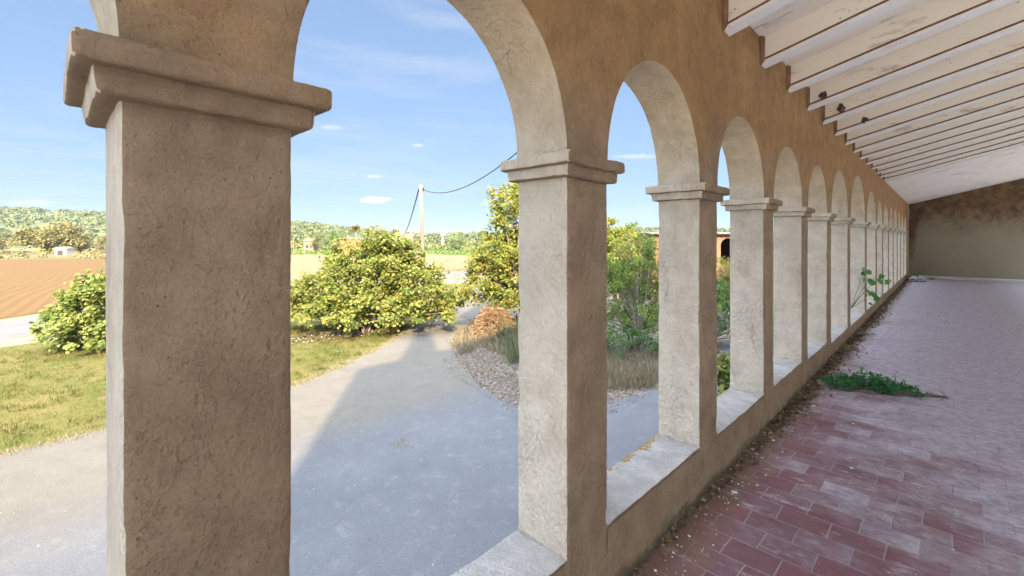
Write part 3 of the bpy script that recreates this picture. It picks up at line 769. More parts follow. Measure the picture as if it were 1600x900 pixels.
# ------------------------------------------------------------------ foliage tools
def leaf_mat(name, c1, c2, c3=None, trans=0.35):
    m = NT(name)
    at = m.n.new('ShaderNodeAttribute'); at.attribute_name = 'tint'
    stops = [(0.0, c1), (1.0, c2)] if c3 is None else [(0.0, c1), (0.75, c2), (0.97, c3)]
    c = m.ramp(at.outputs['Fac'], stops)
    m.color(c); m.rough(0.6); m.spec(0.3)
    tr = m.n.new('ShaderNodeBsdfTranslucent'); m.l.new(m.mix(1.0, c, (1.2, 1.2, 0.7), 'MULTIPLY'), tr.inputs['Color'])
    ms = m.n.new('ShaderNodeMixShader'); ms.inputs[0].default_value = trans
    m.l.new(m.b.outputs[0], ms.inputs[1]); m.l.new(tr.outputs[0], ms.inputs[2]); m.l.new(ms.outputs[0], m.out.inputs['Surface'])
    return m.mat
LEAF = {'diamond': (np.array([(0, 0, 0), (-.32, .45, .07), (0, 1, -.06), (.32, .45, .07)]), [(0, 3, 2), (0, 2, 1)]),
        'fig': (np.array([(0, 0, 0), (-.42, .30, .06), (-.38, .75, .02), (0, 1.0, -.10), (.38, .75, .02), (.42, .30, .06), (0, .45, -.04)]), [(0, 6, 1), (1, 6, 2), (2, 6, 3), (3, 6, 4), (4, 6, 5), (5, 6, 0)]),
        'blade': (np.array([(-.05, 0, 0), (.05, 0, 0), (.03, .6, .05), (0, 1, .16), (-.03, .6, .05)]), [(0, 1, 2, 3, 4)])}
def leaves(name, centers, dirs, ups, sizes, kind, mat, parent=None, tint=None, aniso=None):
    """centers, dirs (leaf axis), ups (leaf face) are Nx3"""
    T, fc = LEAF[kind]
    N = len(centers); d = dirs / np.linalg.norm(dirs, axis=1)[:, None]
    s = np.cross(d, ups); s /= (np.linalg.norm(s, axis=1)[:, None] + 1e-9); u = np.cross(s, d)
    K = len(T); sz = sizes[:, None, None]
    wd = 1.0 if aniso is None else aniso
    V = centers[:, None, :] + sz * (T[None, :, 0:1] * s[:, None, :] * wd + T[None, :, 1:2] * d[:, None, :] + T[None, :, 2:3] * u[:, None, :])
    V = V.reshape(-1, 3)
    fl_ = []; 
    me = bpy.data.meshes.new(name)
    lens = [len(f) for f in fc]
    base = np.concatenate([np.array(f) for f in fc])
    L = (np.arange(N)[:, None] * K + base[None, :]).reshape(-1)
    nf = N * len(fc); tot = np.tile(lens, N); start = np.concatenate([[0], np.cumsum(tot)[:-1]])
    if parent is not None:
        Mx = np.array(parent_matrix(parent).inverted()); V = V @ Mx[:3, :3].T + Mx[:3, 3]
    me.vertices.add(len(V)); me.vertices.foreach_set('co', V.astype(np.float32).ravel())
    me.loops.add(len(L)); me.loops.foreach_set('vertex_index', L.astype(np.int32))
    me.polygons.add(nf); me.polygons.foreach_set('loop_start', start.astype(np.int32)); me.polygons.foreach_set('loop_total', tot.astype(np.int32))
    me.update(calc_edges=True)
    if tint is None: tint = rng.random(N)
    at = me.attributes.new('tint', 'FLOAT', 'FACE'); at.data.foreach_set('value', np.repeat(tint, len(fc)).astype(np.float32))
    me.materials.append(mat)
    o = bpy.data.objects.new(name, me); col.objects.link(o)
    if parent is not None: o.parent = parent
    return o
def unit(n):
    v = rng.normal(size=(n, 3)); return v / np.linalg.norm(v, axis=1)[:, None]

def tree(name, label, cat, base, lobes, nclump, nleaf, leafsize, spread, mat, bark, kind='diamond', trunk_r=.12, trunk_h=.5, seed=1, droop=.15, group=None, twigs=40, skirt=0.0, stems=1, shell=(.72, 1.02)):
    """lobes: list of (cx, cy, cz, rx, ry, rz) relative to the base"""
    global rng
    rng = np.random.default_rng(seed); rd = random.Random(seed)
    base = Vector(base)
    root = empty(name, base); tag(root, label, cat, group)
    vol = np.array([l[3]*l[4]*l[5] for l in lobes]) ** .67; vol /= vol.sum()
    ids = rng.choice(len(lobes), nclump, p=vol)
    u = unit(nclump); u[:, 2] = np.where(u[:, 2] < -.6, -u[:, 2], u[:, 2])
    rr = rng.uniform(shell[0], shell[1], nclump)
    inner = rng.random(nclump) < .22; rr[inner] = rng.uniform(.25, .7, inner.sum())
    L = np.array(lobes)[ids]
    cc = L[:, :3] + u * L[:, 3:] * rr[:, None]
    bump_ = np.array([mn.noise(Vector(c) * (1.1 / max(spread, .1)) * .5 + Vector((seed, 0, 0))) for c in cc])
    cc += u * (bump_ * spread * 1.6)[:, None]
    cc[:, 2] = np.maximum(cc[:, 2], .12)
    per = rng.poisson(nleaf / nclump, nclump); cid = np.repeat(np.arange(nclump), per); Nl = len(cid)
    csz = rng.uniform(.55, 1.25, nclump)
    off = rng.normal(size=(Nl, 3)) * (spread * .42) * csz[cid][:, None]; off[:, 2] *= .75
    pos = cc[cid] + off; pos[:, 2] = np.maximum(pos[:, 2], .05)
    d = unit(Nl) * .8 + u[cid] * .9; d[:, 2] -= droop
    up = unit(Nl) * .55 + u[cid] * .6 + np.array([SUN_DIR.x * .3, SUN_DIR.y * .3, .75])
    tint = np.clip(rng.normal(.5, .2, Nl) + (rng.random(nclump) - .5)[cid] * .45, 0, 1)
    leaves('crown', pos + np.array(base), d, up, leafsize * rng.uniform(.6, 1.35, Nl), kind, mat, root, tint)
    # trunk and limbs
    tb = MB(); order = list(range(nclump)); rd.shuffle(order)
    for s in range(stems):
        sx = rd.uniform(-.25, .25) * (stems > 1); sy = rd.uniform(-.25, .25) * (stems > 1)
        th = trunk_h * rd.uniform(.85, 1.15); tr_ = trunk_r / (stems ** .5)
        top = Vector((sx * 2, sy * 2, th))
        pts = [Vector((sx, sy, -.05)), Vector((sx * 1.3 + rd.uniform(-.06, .06), sy * 1.3, th * .5)), top]
        tb.tube([base + p for p in pts], [tr_ * 1.15, tr_ * .9, tr_ * .75], 8)
        for q in order[s::stems][:twigs // stems]:
            e = Vector(cc[q]); mid = top.lerp(e, .5) + Vector((rd.uniform(-1, 1), rd.uniform(-1, 1), rd.uniform(.0, .8))) * spread * .45
            tb.tube([base + top, base + top.lerp(mid, .5) + Vector((rd.uniform(-1,1), rd.uniform(-1,1), 0)) * spread * .12, base + mid, base + e], [tr_ * .5, tr_ * .34, tr_ * .2, tr_ * .06], 5, cap=False)
    tb.build('trunk', bark, root, True)
    return root
M['bark'] = simple('grey_bark', (0.20, 0.165, 0.13), (0.32, 0.28, 0.23), 12, .95, .6, 30, .02)
M['fig_leaf'] = leaf_mat('fig_leaves', (0.075, 0.120, 0.018), (0.235, 0.245, 0.050), (0.34, 0.28, 0.08))
M['fig_leaf2'] = leaf_mat('fig_leaves_greener', (0.085, 0.135, 0.028), (0.235, 0.265, 0.065), (0.32, 0.30, 0.09))
M['tree_leaf'] = leaf_mat('tree_leaves', (0.105, 0.150, 0.024), (0.28, 0.29, 0.058), (0.40, 0.20, 0.06))
M['fine_leaf'] = leaf_mat('fine_leaves', (0.070, 0.135, 0.025), (0.190, 0.250, 0.045), (0.30, 0.30, 0.07))
M['dark_leaf'] = leaf_mat('dark_leaves', (0.04, 0.10, 0.03), (0.10, 0.18, 0.05))
M['straw'] = leaf_mat('straw', (0.272, 0.216, 0.136), (0.416, 0.360, 0.256), trans=.25)
M['dead'] = leaf_mat('dead_fronds', (0.272, 0.160, 0.080), (0.416, 0.288, 0.160), trans=.2)
M['blade'] = leaf_mat('grass_blades', (0.080, 0.112, 0.020), (0.192, 0.172, 0.048), (0.272, 0.216, 0.096), trans=.3)
M['bed_litter'] = leaf_mat('bed_litter', (0.10, 0.075, 0.055), (0.21, 0.17, 0.13), (0.34, 0.30, 0.25), trans=0.05)
M['litter'] = leaf_mat('fallen_leaves', (0.10, 0.065, 0.04), (0.27, 0.20, 0.14), (0.5, 0.46, 0.40), trans=0.05)

# big fig in front of the middle opening
b2 = G(572, 520)
AX = np.array([CS, SN])      # screen-right in plan
DX = np.array([-SN, CS])     # away from the camera
def lob(r, f, z, rr, rf, rz):
    """lobe with centre r right, f away, z up; radii are treated as round in plan"""
    c = AX * r + DX * f
    return (c[0], c[1], z, (rr + rf) / 2, (rr + rf) / 2, rz)
tree('fig_tree', 'big spreading yellow-green fig tree beside the utility pole, seen through the widest opening', 'tree', b2,
     [lob(-.6, 1.2, 2.5, 2.7, 2.7, 2.3), lob(.8, 1.0, 3.3, 1.9, 1.9, 2.1), lob(-2.9, .6, 1.7, 2.0, 2.0, 1.55), lob(2.6, .8, 2.0, 1.9, 1.9, 1.7), lob(-.4, .0, 1.2, 2.8, 2.2, 1.2), lob(3.6, .4, 1.2, 1.2, 1.2, 1.1), lob(-4.2, .8, 1.5, 1.3, 1.3, 1.2), lob(1.2, 1.2, 4.2, 1.1, 1.1, 1.0)],
     680, 32000, .15, .50, M['fig_leaf'], M['bark'], 'fig', .2, .5, 21, .25, twigs=110, stems=5)
b1 = G(158, 545)
tree('fig_shrub', 'round green fig shrub on the lawn beside the road, left of the nearest pillar', 'shrub', b1,
     [lob(0, .6, 1.7, 1.75, 1.7, 1.7), lob(-1.3, .4, 1.3, 1.2, 1.2, 1.05), lob(.3, .6, 2.6, 1.0, 1.0, 1.1), lob(1.2, .4, 1.3, 1.4, 1.4, 1.3), lob(-.2, -.3, .8, 1.7, 1.4, .8), lob(-1.9, .5, 1.7, .7, .7, .4)],
     360, 15000, .155, .42, M['fig_leaf2'], M['bark'], 'fig', .14, .35, 22, .2, twigs=60, stems=4)
b3 = G(815, 522)
tree('broadleaf_tree', 'tall leafy tree with some red leaves, rising behind the second pillar', 'tree', b3,
     [lob(.2, .6, 5.4, 2.0, 2.0, 2.1), lob(-.9, .5, 3.9, 1.7, 1.7, 1.5), lob(.3, .6, 3.2, 2.3, 2.3, 1.9), lob(-1.5, .4, 2.6, 1.4, 1.4, 1.2), lob(-.2, .5, 7.0, 1.25, 1.25, 1.3), lob(-2.0, .5, 3.4, .9, .9, 1.0), lob(1.6, .6, 4.6, 1.8, 1.8, 2.0), lob(-.5, .2, 1.9, 1.5, 1.5, .9)],
     620, 36000, .17, .5, M['tree_leaf'], M['bark'], 'diamond', .20, 1.6, 23, .2, twigs=90)
b4 = G(992, 552)
tree('feathery_tree', 'feathery bright green tree with thin bare twigs on top, beside the dry grass', 'tree', b4,
     [lob(0, .5, 2.2, 1.5, 1.5, 1.6), lob(-.9, .4, 3.1, 1.1, 1.1, 1.3), lob(.9, .5, 3.1, 1.0, 1.0, 1.1), lob(-.2, .3, 1.2, 1.6, 1.5, 1.0), lob(.3, .5, 4.5, 1.0, 1.0, 1.2), lob(2.2, .8, 2.4, 1.5, 1.5, 1.8)],
     300, 26000, .09, .42, M['fine_leaf'], M['bark'], 'diamond', .13, .9, 24, .1, twigs=150, stems=3)
tree('laurel_shrub', 'dark green shrub in the shade of the yard, right of the feathery tree', 'shrub', G(1105, 545),
     [lob(0, .5, 1.3, 1.4, 1.4, 1.3), lob(1.2, .6, 1.6, 1.2, 1.2, 1.3), lob(2.6, .8, 1.6, 1.2, 1.2, 1.4)],
     150, 5000, .12, .36, M['dark_leaf'], M['bark'], 'diamond', .1, .4, 25, .1, twigs=30, stems=3)
tree('low_shrub', 'low dark undergrowth shrub at the foot of the feathery tree', 'shrub', G(960, 566),
     [lob(0, .2, .6, 1.1, 1.0, .7), lob(1.3, .3, .6, 1.0, 1.0, .7)], 70, 2600, .10, .3, M['dark_leaf'], M['bark'], 'diamond', .05, .2, 26, .1, twigs=20, stems=3)
tree('young_shrub', 'small light green shrub close to the house wall, low between the third and fourth pillars', 'shrub', G(1128, 640),
     [lob(.1, .2, .8, .6, .6, .8)], 40, 900, .13, .25, M['fig_leaf2'], M['bark'], 'fig', .05, .2, 27, .1, twigs=20, stems=2)
tree('red_sapling', 'thin sapling with sparse reddish leaves at the right edge of the fig tree', 'sapling', W(694, 29),
     [lob(0, 0, 2.2, 1.0, .8, 1.3), lob(-.6, 0, 1.4, .8, .8, .9)], 40, 420, .13, .3, leaf_mat('red_leaves', (0.34, 0.15, 0.06), (0.42, 0.30, 0.10)), M['bark'], 'diamond', .05, .6, 28, .1, twigs=34, stems=3)

# dry grass tufts, reeds and litter in the dirt bed
def inside(poly, x, y):
    c = False; n = len(poly)
    for i in range(n):
        x1, y1 = poly[i]; x2, y2 = poly[i - 1]
        if (y1 > y) != (y2 > y) and x < (x2 - x1) * (y - y1) / (y2 - y1) + x1: c = not c
    return c
def scatter(poly, n):
    poly = [(p[0], p[1]) for p in poly]; xs = [p[0] for p in poly]; ys = [p[1] for p in poly]; out = []
    while len(out) < n:
        x = random.uniform(min(xs), max(xs)); y = random.uniform(min(ys), max(ys))
        if inside(poly, x, y): out.append((x, y))
    return np.array(out)
def tufts(name, label, poly, ntuft, per, h, mat, rad=.12, lean=.45, cat=None, kind='stuff', z=0.0, wid=1.0):
    c = scatter(poly, ntuft); ix = np.repeat(np.arange(ntuft), per); n = len(ix)
    p = np.zeros((n, 3)); p[:, :2] = c[ix] + rng.normal(size=(n, 2)) * rad; p[:, 2] = z
    d = np.stack([rng.normal(size=n) * lean, rng.normal(size=n) * lean, np.ones(n)], 1)
    up = unit(n); up[:, 2] = np.abs(up[:, 2])
    o = leaves(name, p, d, up, h * rng.uniform(.5, 1.3, n) * rng.uniform(.6, 1.2, ntuft)[ix], 'blade', mat, None, np.clip(rng.normal(.5, .25, n), 0, 1), aniso=wid)
    return tag(o, label, cat, kind=kind)
tufts('dry_grass', 'dry straw grass along the edge of the dirt bed', [G(706, 535), G(740, 505), G(830, 520), G(830, 560), G(800, 560), G(760, 545), G(715, 556)], 160, 36, .42, M['straw'], .13, .4, wid=.5)
tufts('dry_reeds', 'grey-green dry reeds in front of the feathery tree', [G(930, 570), G(1040, 562), G(1050, 600), G(1000, 606), G(935, 612)], 190, 44, .46, M['straw'], .15, .35, wid=.5)
tufts('tall_weeds', 'tall grey weeds behind the second pillar', [G(785, 515), G(850, 515), G(850, 585), G(800, 572), G(783, 550)], 70, 40, .8, leaf_mat('grey_weeds', (0.17, 0.19, 0.11), (0.32, 0.32, 0.20)), .14, .3, wid=.5)
def flat_litter(name, label, poly, n, size, mat, z=0.01, hz=.03, kind='stuff'):
    c = scatter(poly, n); p = np.zeros((n, 3)); p[:, :2] = c; p[:, 2] = z + rng.random(n) * hz
    d = unit(n); d[:, 2] *= .25; up = unit(n) * .5 + np.array([0, 0, 1.0])
    o = leaves(name, p, d, up, size * rng.uniform(.5, 1.5, n), 'diamond', mat, None)
    return tag(o, label, kind=kind)
flat_litter('leaf_litter', 'fallen leaves and twigs on the dirt bed', [G(708, 555), G(735, 530), G(830, 545), G(960, 590), G(1040, 592), G(1020, 606), G(950, 632), G(872, 650), G(808, 640), G(748, 602)], 16000, .06, M['bed_litter'])
# a heap of dead palm fronds
hp = empty('dead_frond_heap', G(773, 528)); tag(hp, 'heap of dry orange-brown palm fronds beside the yard', 'frond heap')
n = 4200; th = rng.uniform(0, 2*math.pi, n); rr = rng.random(n) ** .5
p = np.stack([np.cos(th) * rr * 1.05, np.sin(th) * rr * .9, np.clip(1.55 * (1 - rr**3.0), .02, 9) * rng.uniform(.75, 1.05, n)], 1) + np.array(G(773, 528))
d = np.stack([np.cos(th) + rng.normal(size=n)*.6, np.sin(th) + rng.normal(size=n)*.6, rng.uniform(-1.1, .5, n)], 1)
leaves('dry_fronds', p, d, unit(n), rng.uniform(.16, .42, n), 'blade', M['dead'], hp, aniso=.9)
tb = MB()
for k_ in range(26):
    a = random.uniform(0, 6.28); r_ = random.uniform(.2, 1.0); c = Vector(G(773, 528))
    q = c + Vector((math.cos(a) * r_, math.sin(a) * r_, .2)); e = q + Vector((random.uniform(-.6, .6), random.uniform(-.6, .6), random.uniform(.2, 1.0)))
    tb.tube([q, q.lerp(e, .5) + Vector((0, 0, .1)), e], [.025, .018, .006], 5)
tag(tb.build('stalks', M['bark'], hp), kind='stuff')

# lawn blades over the meadow
lawn = [G(-60, 555), G(60, 545), G(200, 528), G(460, 512), G(640, 500), G(705, 478), G(640, 512), G(600, 537), G(530, 572), G(455, 602), G(180, 664), G(90, 686), G(-60, 722)]
tufts('grass', 'short dry and green lawn grass between yard and road', lawn, 5200, 8, .085, M['blade'], .10, .8, wid=1.3)
tufts('lawn_tussocks', 'scattered taller green tussocks on the lawn', lawn, 420, 22, .17, M['blade'], .09, .6, wid=1.1)
tufts('grass_fringe', 'taller straw fringe along the yard edge', [G(-60, 722), G(90, 686), G(180, 664), G(455, 602), G(600, 537), G(640, 512), G(642, 518), G(600, 543), G(455, 609), G(180, 671), G(90, 694), G(-60, 730)], 500, 12, .10, M['straw'], .10, .8, wid=1.0)
flat_litter('fallen_fig_leaves', 'brown fallen leaves under the fig tree', [G(455, 525), G(560, 515), G(700, 498), G(640, 512), G(560, 527), G(455, 540)], 1500, .10, M['litter'], .04, .05)
tufts('hay_wisp', 'small patch of dried straw lying on the shaded yard', [G(612, 690), G(640, 688), G(646, 697), G(615, 699)], 26, 12, .07, M['straw'], .09, 2.6, z=.012, wid=.6)

# ------------------------------------------------------------------ utility poles and wires
M['pole'] = simple('weathered_pole', (0.173, 0.137, 0.112), (0.238, 0.198, 0.166), 5, .9, .4, 20, .02, stretch=(1, 1, .1))
M['wire'] = simple('black_cable', (0.03, 0.03, 0.035), (0.05, 0.05, 0.05), 2, .6)
M['wire_far'] = simple('aluminium_wire', (0.13, 0.15, 0.19), (0.16, 0.18, 0.22), 2, .6)
def pole(name, label, px, d, top_py, r, group=None, lean=0.0):
    b = W(px, d, 0); t_ = W(px - lean, d, ZH(top_py, d))
    root = empty(name, b); tag(root, label, 'pole', group)
    mb = MB(); mb.tube([b - Vector((0, 0, .3)), b.lerp(t_, .5), t_], [r * 1.25, r * 1.05, r * .85], 12); mb.build('shaft', M['pole'], root, True)
    mb = MB(); c = b.lerp(t_, .965)
    mb.obox(c + Vector((CS, SN, 0)) * r * 1.2, (CS * .05, SN * .05, 0), (-SN * .05, CS * .05, 0), (0, 0, .10)); mb.build('bracket', M['wire'], root)
    return t_, b
P1t, P1b = pole('utility_pole', 'tall weathered pole standing behind the big fig tree, carrying two black cables', 663.5, 31, 289, .135, lean=6)
P2t, P2b = pole('utility_pole', 'distant thin pole in front of the white villa, where the sagging cable ends', 621, 112, 350, .16)
def wire(name, label, a, b, sag, r, mat, n=28, group=None, cat='cable'):
    a, b = Vector(a), Vector(b); pts = [a.lerp(b, t_ / n) - Vector((0, 0, sag * 4 * (t_/n) * (1 - t_/n))) for t_ in range(n + 1)]
    mb = MB(); mb.tube(pts, r, 5); o = mb.build(name, mat, None, True); return tag(o, label, cat, group)
att = P1t.lerp(P1b, .035)
wire('service_cable', 'black cable rising from the tall pole towards the house', att + Vector((CS * .15, SN * .15, 0)), (-1.70, 7.5, EYE + 5.5), 1.8, .022, M['wire'])
wire('span_cable', 'black cable sagging from the tall pole to the distant thin pole', att - Vector((CS * .15, SN * .15, 0)), P2t - Vector((0, 0, .6)), 2.9, .045, M['wire'])
for i, (pa, pb, tl) in enumerate((((455, 257.5), (740, 282.5), 'topmost wire of six across the sky'), ((455, 264.5), (740, 288.5), 'second wire from the top across the sky'),
                                  ((455, 284), (740, 299), 'third wire from the top across the sky'), ((455, 291), (740, 303.5), 'fourth wire from the top across the sky'),
                                  ((455, 309.5), (740, 317), 'second lowest wire across the sky'), ((455, 314), (740, 320), 'lowest wire across the sky'))):
    sl = (pb[1] - pa[1]) / (pb[0] - pa[0])
    xa, xb_ = -330, 905
    a = W(xa, 82, ZH(pa[1] + sl * (xa - pa[0]), 82)); b = W(xb_, 128, ZH(pa[1] + sl * (xb_ - pa[0]), 128))
    wire('power_line', 'thin grey ' + tl, a, b, 1.2, .045, M['wire_far'], 24, 'power lines crossing the sky', 'power line')
for xq, dq, tq, lq in ((905, 128, 268, 'lattice-armed steel power pole hidden behind the second pillar'), (-330, 82, 180, 'steel power pole at the left end of the six wires')):
    b = W(xq, dq, 0); root = empty('power_pylon', b); tag(root, lq, 'pylon')
    mb = MB(); mb.tube([b, W(xq, dq, ZH(tq, dq) + 3)], [.35, .2], 8); mb.build('mast', M['step'], root)
    for yy in ((290, 305, 320) if xq > 0 else (188, 240, 290)):
        mb = MB(); c = W(xq, dq, ZH(yy, dq)); mb.obox(c, (SN, -CS, 0), (CS * .08, SN * .08, 0), (0, 0, .08)); mb.build('crossarm', M['step'], root)

# ------------------------------------------------------------------ distance: hill, woods, trees, houses
def far_leaf(name, c1, c2): return leaf_mat(name, c1, c2, trans=.15)
M['far1'] = far_leaf('far_green', (0.085, 0.125, 0.040), (0.19, 0.22, 0.07))
M['far2'] = far_leaf('far_yellow', (0.136, 0.124, 0.036), (0.240, 0.200, 0.064))
M['far3'] = far_leaf('far_dark', (0.045, 0.075, 0.045), (0.09, 0.13, 0.06))
M['far4'] = far_leaf('far_bright', (0.096, 0.160, 0.024), (0.160, 0.240, 0.040))
M['far_wood'] = leaf_mat('far_wood', (0.055, 0.085, 0.03), (0.17, 0.19, 0.06), (0.25, 0.22, 0.07), trans=.15)
M['hill'] = simple('hill_scrub', (0.06, 0.085, 0.03), (0.17, 0.18, 0.07), .02, 1)
RIDGE = [(-700, 318), (-300, 318), (0, 328), (90, 332), (175, 336), (330, 341), (455, 347), (510, 353), (560, 361), (620, 366), (700, 367), (760, 366), (860, 364), (1000, 360), (1300, 358)]
def ridge(px):
    for (a, ya), (b, yb) in zip(RIDGE[:-1], RIDGE[1:]):
        if px <= b: return ya + (yb - ya) * (px - a) / (b - a)
    return RIDGE[-1][1]
def hill_z(px, t_):
    d = 330 + 420 * t_; top = ZH(ridge(px), 750)
    s = min(1, t_); s = s * s * (3 - 2 * s)
    return d, top * s + mn.noise(Vector((px * .012, t_ * 3, 0))) * 3.0 * s
vs = []; fs = []; cols_ = list(range(-700, 1301, 25)); T_ = [i / 12 for i in range(13)] + [1.25, 1.6]
for px in cols_:
    for t_ in T_:
        d, z = hill_z(px, t_)
        if t_ > 1: z = ZH(ridge(px), 750) * (1 - (t_ - 1) * 1.0); d = 330 + 420 * t_
        vs.append(tuple(W(px, d, z - .5)))
nT = len(T_)
for i in range(len(cols_) - 1):
    for j in range(nT - 1): fs.append((i*nT+j, (i+1)*nT+j, (i+1)*nT+j+1, i*nT+j+1))
h = mesh_obj('hill', vs, fs, M['hill'], smooth=True); tag(h, kind='structure')
if h.data.polygons[0].normal.z < 0: h.data.flip_normals()

def crown_mass(name, label, pts, mat, per, kind='stuff', leaf=.30, lift=.45):
    """pts: list of (x, y, z, r); each a crown made of leaf clumps"""
    P = np.array(pts); n = len(P); ix = np.repeat(np.arange(n), per); N_ = len(ix)
    u = unit(N_); u[:, 2] = np.abs(u[:, 2]) * 1.0 - .25
    r = P[ix, 3]
    pos = P[ix, :3] + u * r[:, None] * rng.uniform(.6, 1.0, N_)[:, None] * np.array([1, 1, .8]); pos[:, 2] += r * lift
    up = u + unit(N_) * .4 + np.array([0, 0, .4]); d = unit(N_)
    tint = np.clip(rng.normal(.45, .18, N_) + (rng.random(n)[ix] - .5) * .6, 0, 1)
    o = leaves(name, pos - d * (r * leaf * .5)[:, None], d, up, r * leaf * rng.uniform(.7, 1.4, N_), 'diamond', mat, None, tint, aniso=1.7)
    return tag(o, label, kind=kind)
pts = []
for k_ in range(3600):
    px = random.uniform(-420, 1150); t_ = random.random() ** .8 * 1.04
    if px > 500 and random.random() < .35: continue
    d, z = hill_z(px, min(t_, 1)); d = 330 + 420 * t_
    p = W(px, d, z - 1.5); pts.append((p.x, p.y, p.z, random.uniform(3.2, 6.0)))
crown_mass('hill_forest', 'dense pine forest covering the hill', pts, M['far_wood'], 46, leaf=.42)
pts = []
for k_ in range(420):
    px = random.uniform(420, 760); d = random.uniform(215, 320); 
    if 596 < px < 650 and d < 262: continue
    p = W(px, d, -.5); pts.append((p.x, p.y, p.z, random.uniform(2.2, 4.2) * (1.25 if px < 600 else .85)))
crown_mass('woodland_belt', 'mixed yellow-green woodland across the valley', pts, leaf_mat('belt_wood', (0.08, 0.12, 0.035), (0.22, 0.22, 0.07), (0.32, 0.22, 0.07), trans=.15), 60, leaf=.34)
pts = []
for k_ in range(420):
    px = random.uniform(-420, 330); d = random.uniform(118, 190); p = W(px, d, -.2)
    if 70 < px < 118 and d < 165: continue
    pts.append((p.x, p.y, p.z, random.uniform(.6, 1.5)))
crown_mass('hedge_scrub', 'russet and green scrub along the far edge of the ploughed field', pts, leaf_mat('hedge_leaf', (0.15, 0.16, 0.05), (0.30, 0.24, 0.10), (0.32, 0.20, 0.11), trans=.15), 60, leaf=.34)
pts = []
for k_ in range(260):
    px = random.uniform(640, 800) if k_ % 2 else random.uniform(440, 520); d = random.uniform(150, 205) ; p = W(px, d, -.2)
    pts.append((p.x, p.y, p.z, random.uniform(.6, 1.3)))
crown_mass('crop_rows', 'bright green crop and scrub behind the tan field', pts, M['far4'], 50, leaf=.34)
pts = []
for k_ in range(90):
    px = random.uniform(660, 760); d = random.uniform(33, 60); p = W(px, d, -.2)
    if d < 60 and abs(px - 740) < 35: continue
    pts.append((p.x, p.y, p.z, random.uniform(.25, .5)))
crown_mass('roadside_brush', 'low brush at the roadside', pts, M['far2'], 40, leaf=.34)

def far_tree(name, label, px, d, top_py, wpx, mat, seed, trunk=.12, n=1400, flat=1.0):
    h_ = ZH(top_py, d); r_ = wpx / F * d / 2; rz = min(h_ * .5, r_ * 1.1) * flat
    cz = h_ - rz * 1.0
    nl = n
    return tree(name, label, 'tree', W(px, d, 0), [(0, 0, cz, r_ * .8, r_ * .8, rz * .92), (r_ * .4 * CS, r_ * .4 * SN, cz - rz * .25, r_ * .6, r_ * .6, rz * .7), (-r_ * .42 * CS, -r_ * .42 * SN, cz - rz * .3, r_ * .58, r_ * .58, rz * .65)],
                70, nl * 3, r_ * .085, r_ * .30, mat, M['bark'], 'diamond', r_ * .07, max(.5, h_ - 2 * rz), seed, .1, None, 16)
far_tree('oak_tree', 'broad yellow-green tree in the field edge behind the little hut', 88, 175, 357, 92, M['far2'], 31, n=3400)
far_tree('oak_tree', 'cut-off yellowish tree at the left border of the view, beyond the ploughed field', -8, 172, 363, 40, M['far2'], 32)
far_tree('oak_tree', 'dark rounded tree left of the broad yellow-green tree', 12, 255, 356, 22, M['far3'], 33, n=900)
far_tree('oak_tree', 'small dark tree right of the broad yellow-green tree', 131, 250, 362, 14, M['far3'], 34, n=600)
far_tree('oak_tree', 'olive-brown tree close to the left edge of the nearest pillar', 166, 168, 366, 34, M['far2'], 35)
far_tree('round_tree', 'round olive tree between the pink house and the orange building', 501, 190, 362, 30, M['far1'], 36)
far_tree('round_tree', 'tall yellow tree above the orange building', 585, 205, 351, 26, M['far2'], 37)
far_tree('pine_tree', 'bright green pine behind the round olive tree', 522, 212, 362, 22, M['far4'], 38, flat=.6)
far_tree('round_tree', 'olive tree just left of the tall pole, right of the white house', 650, 150, 366, 24, M['far2'], 39)
far_tree('cypress_tree', 'small bright green conical tree in the crop field right of the tall pole', 677, 118, 381, 8, M['far4'], 40, n=700, flat=1.6)
far_tree('round_tree', 'grey-green tree right of the water tower', 715, 190, 369, 30, M['far1'], 41)
far_tree('yellow_tree', 'bright yellow-green tree in front of the brick barn', 1132, 27, 408, 70, M['tree_leaf'], 42, n=2500)
far_tree('yellow_tree', 'yellow-green tree standing behind the feathery tree', 965, 31, 346, 92, M['tree_leaf'], 43, n=9000)
# palm
pr_ = empty('palm_tree', W(556, 160)); tag(pr_, 'yellowish palm rising above the orange building', 'palm')
c = W(556, 160, ZH(358, 160)); n = 260; dd_ = unit(n); dd_[:, 2] = np.abs(dd_[:, 2]) * .9 - .25
leaves('fronds', np.repeat(np.array(c)[None], n, 0), dd_, unit(n), rng.uniform(1.2, 2.4, n), 'blade', M['far2'], pr_, aniso=2.2)
mb = MB(); mb.tube([W(556, 160, 0), c], [.3, .2], 7); mb.build('trunk', M['bark'], pr_)

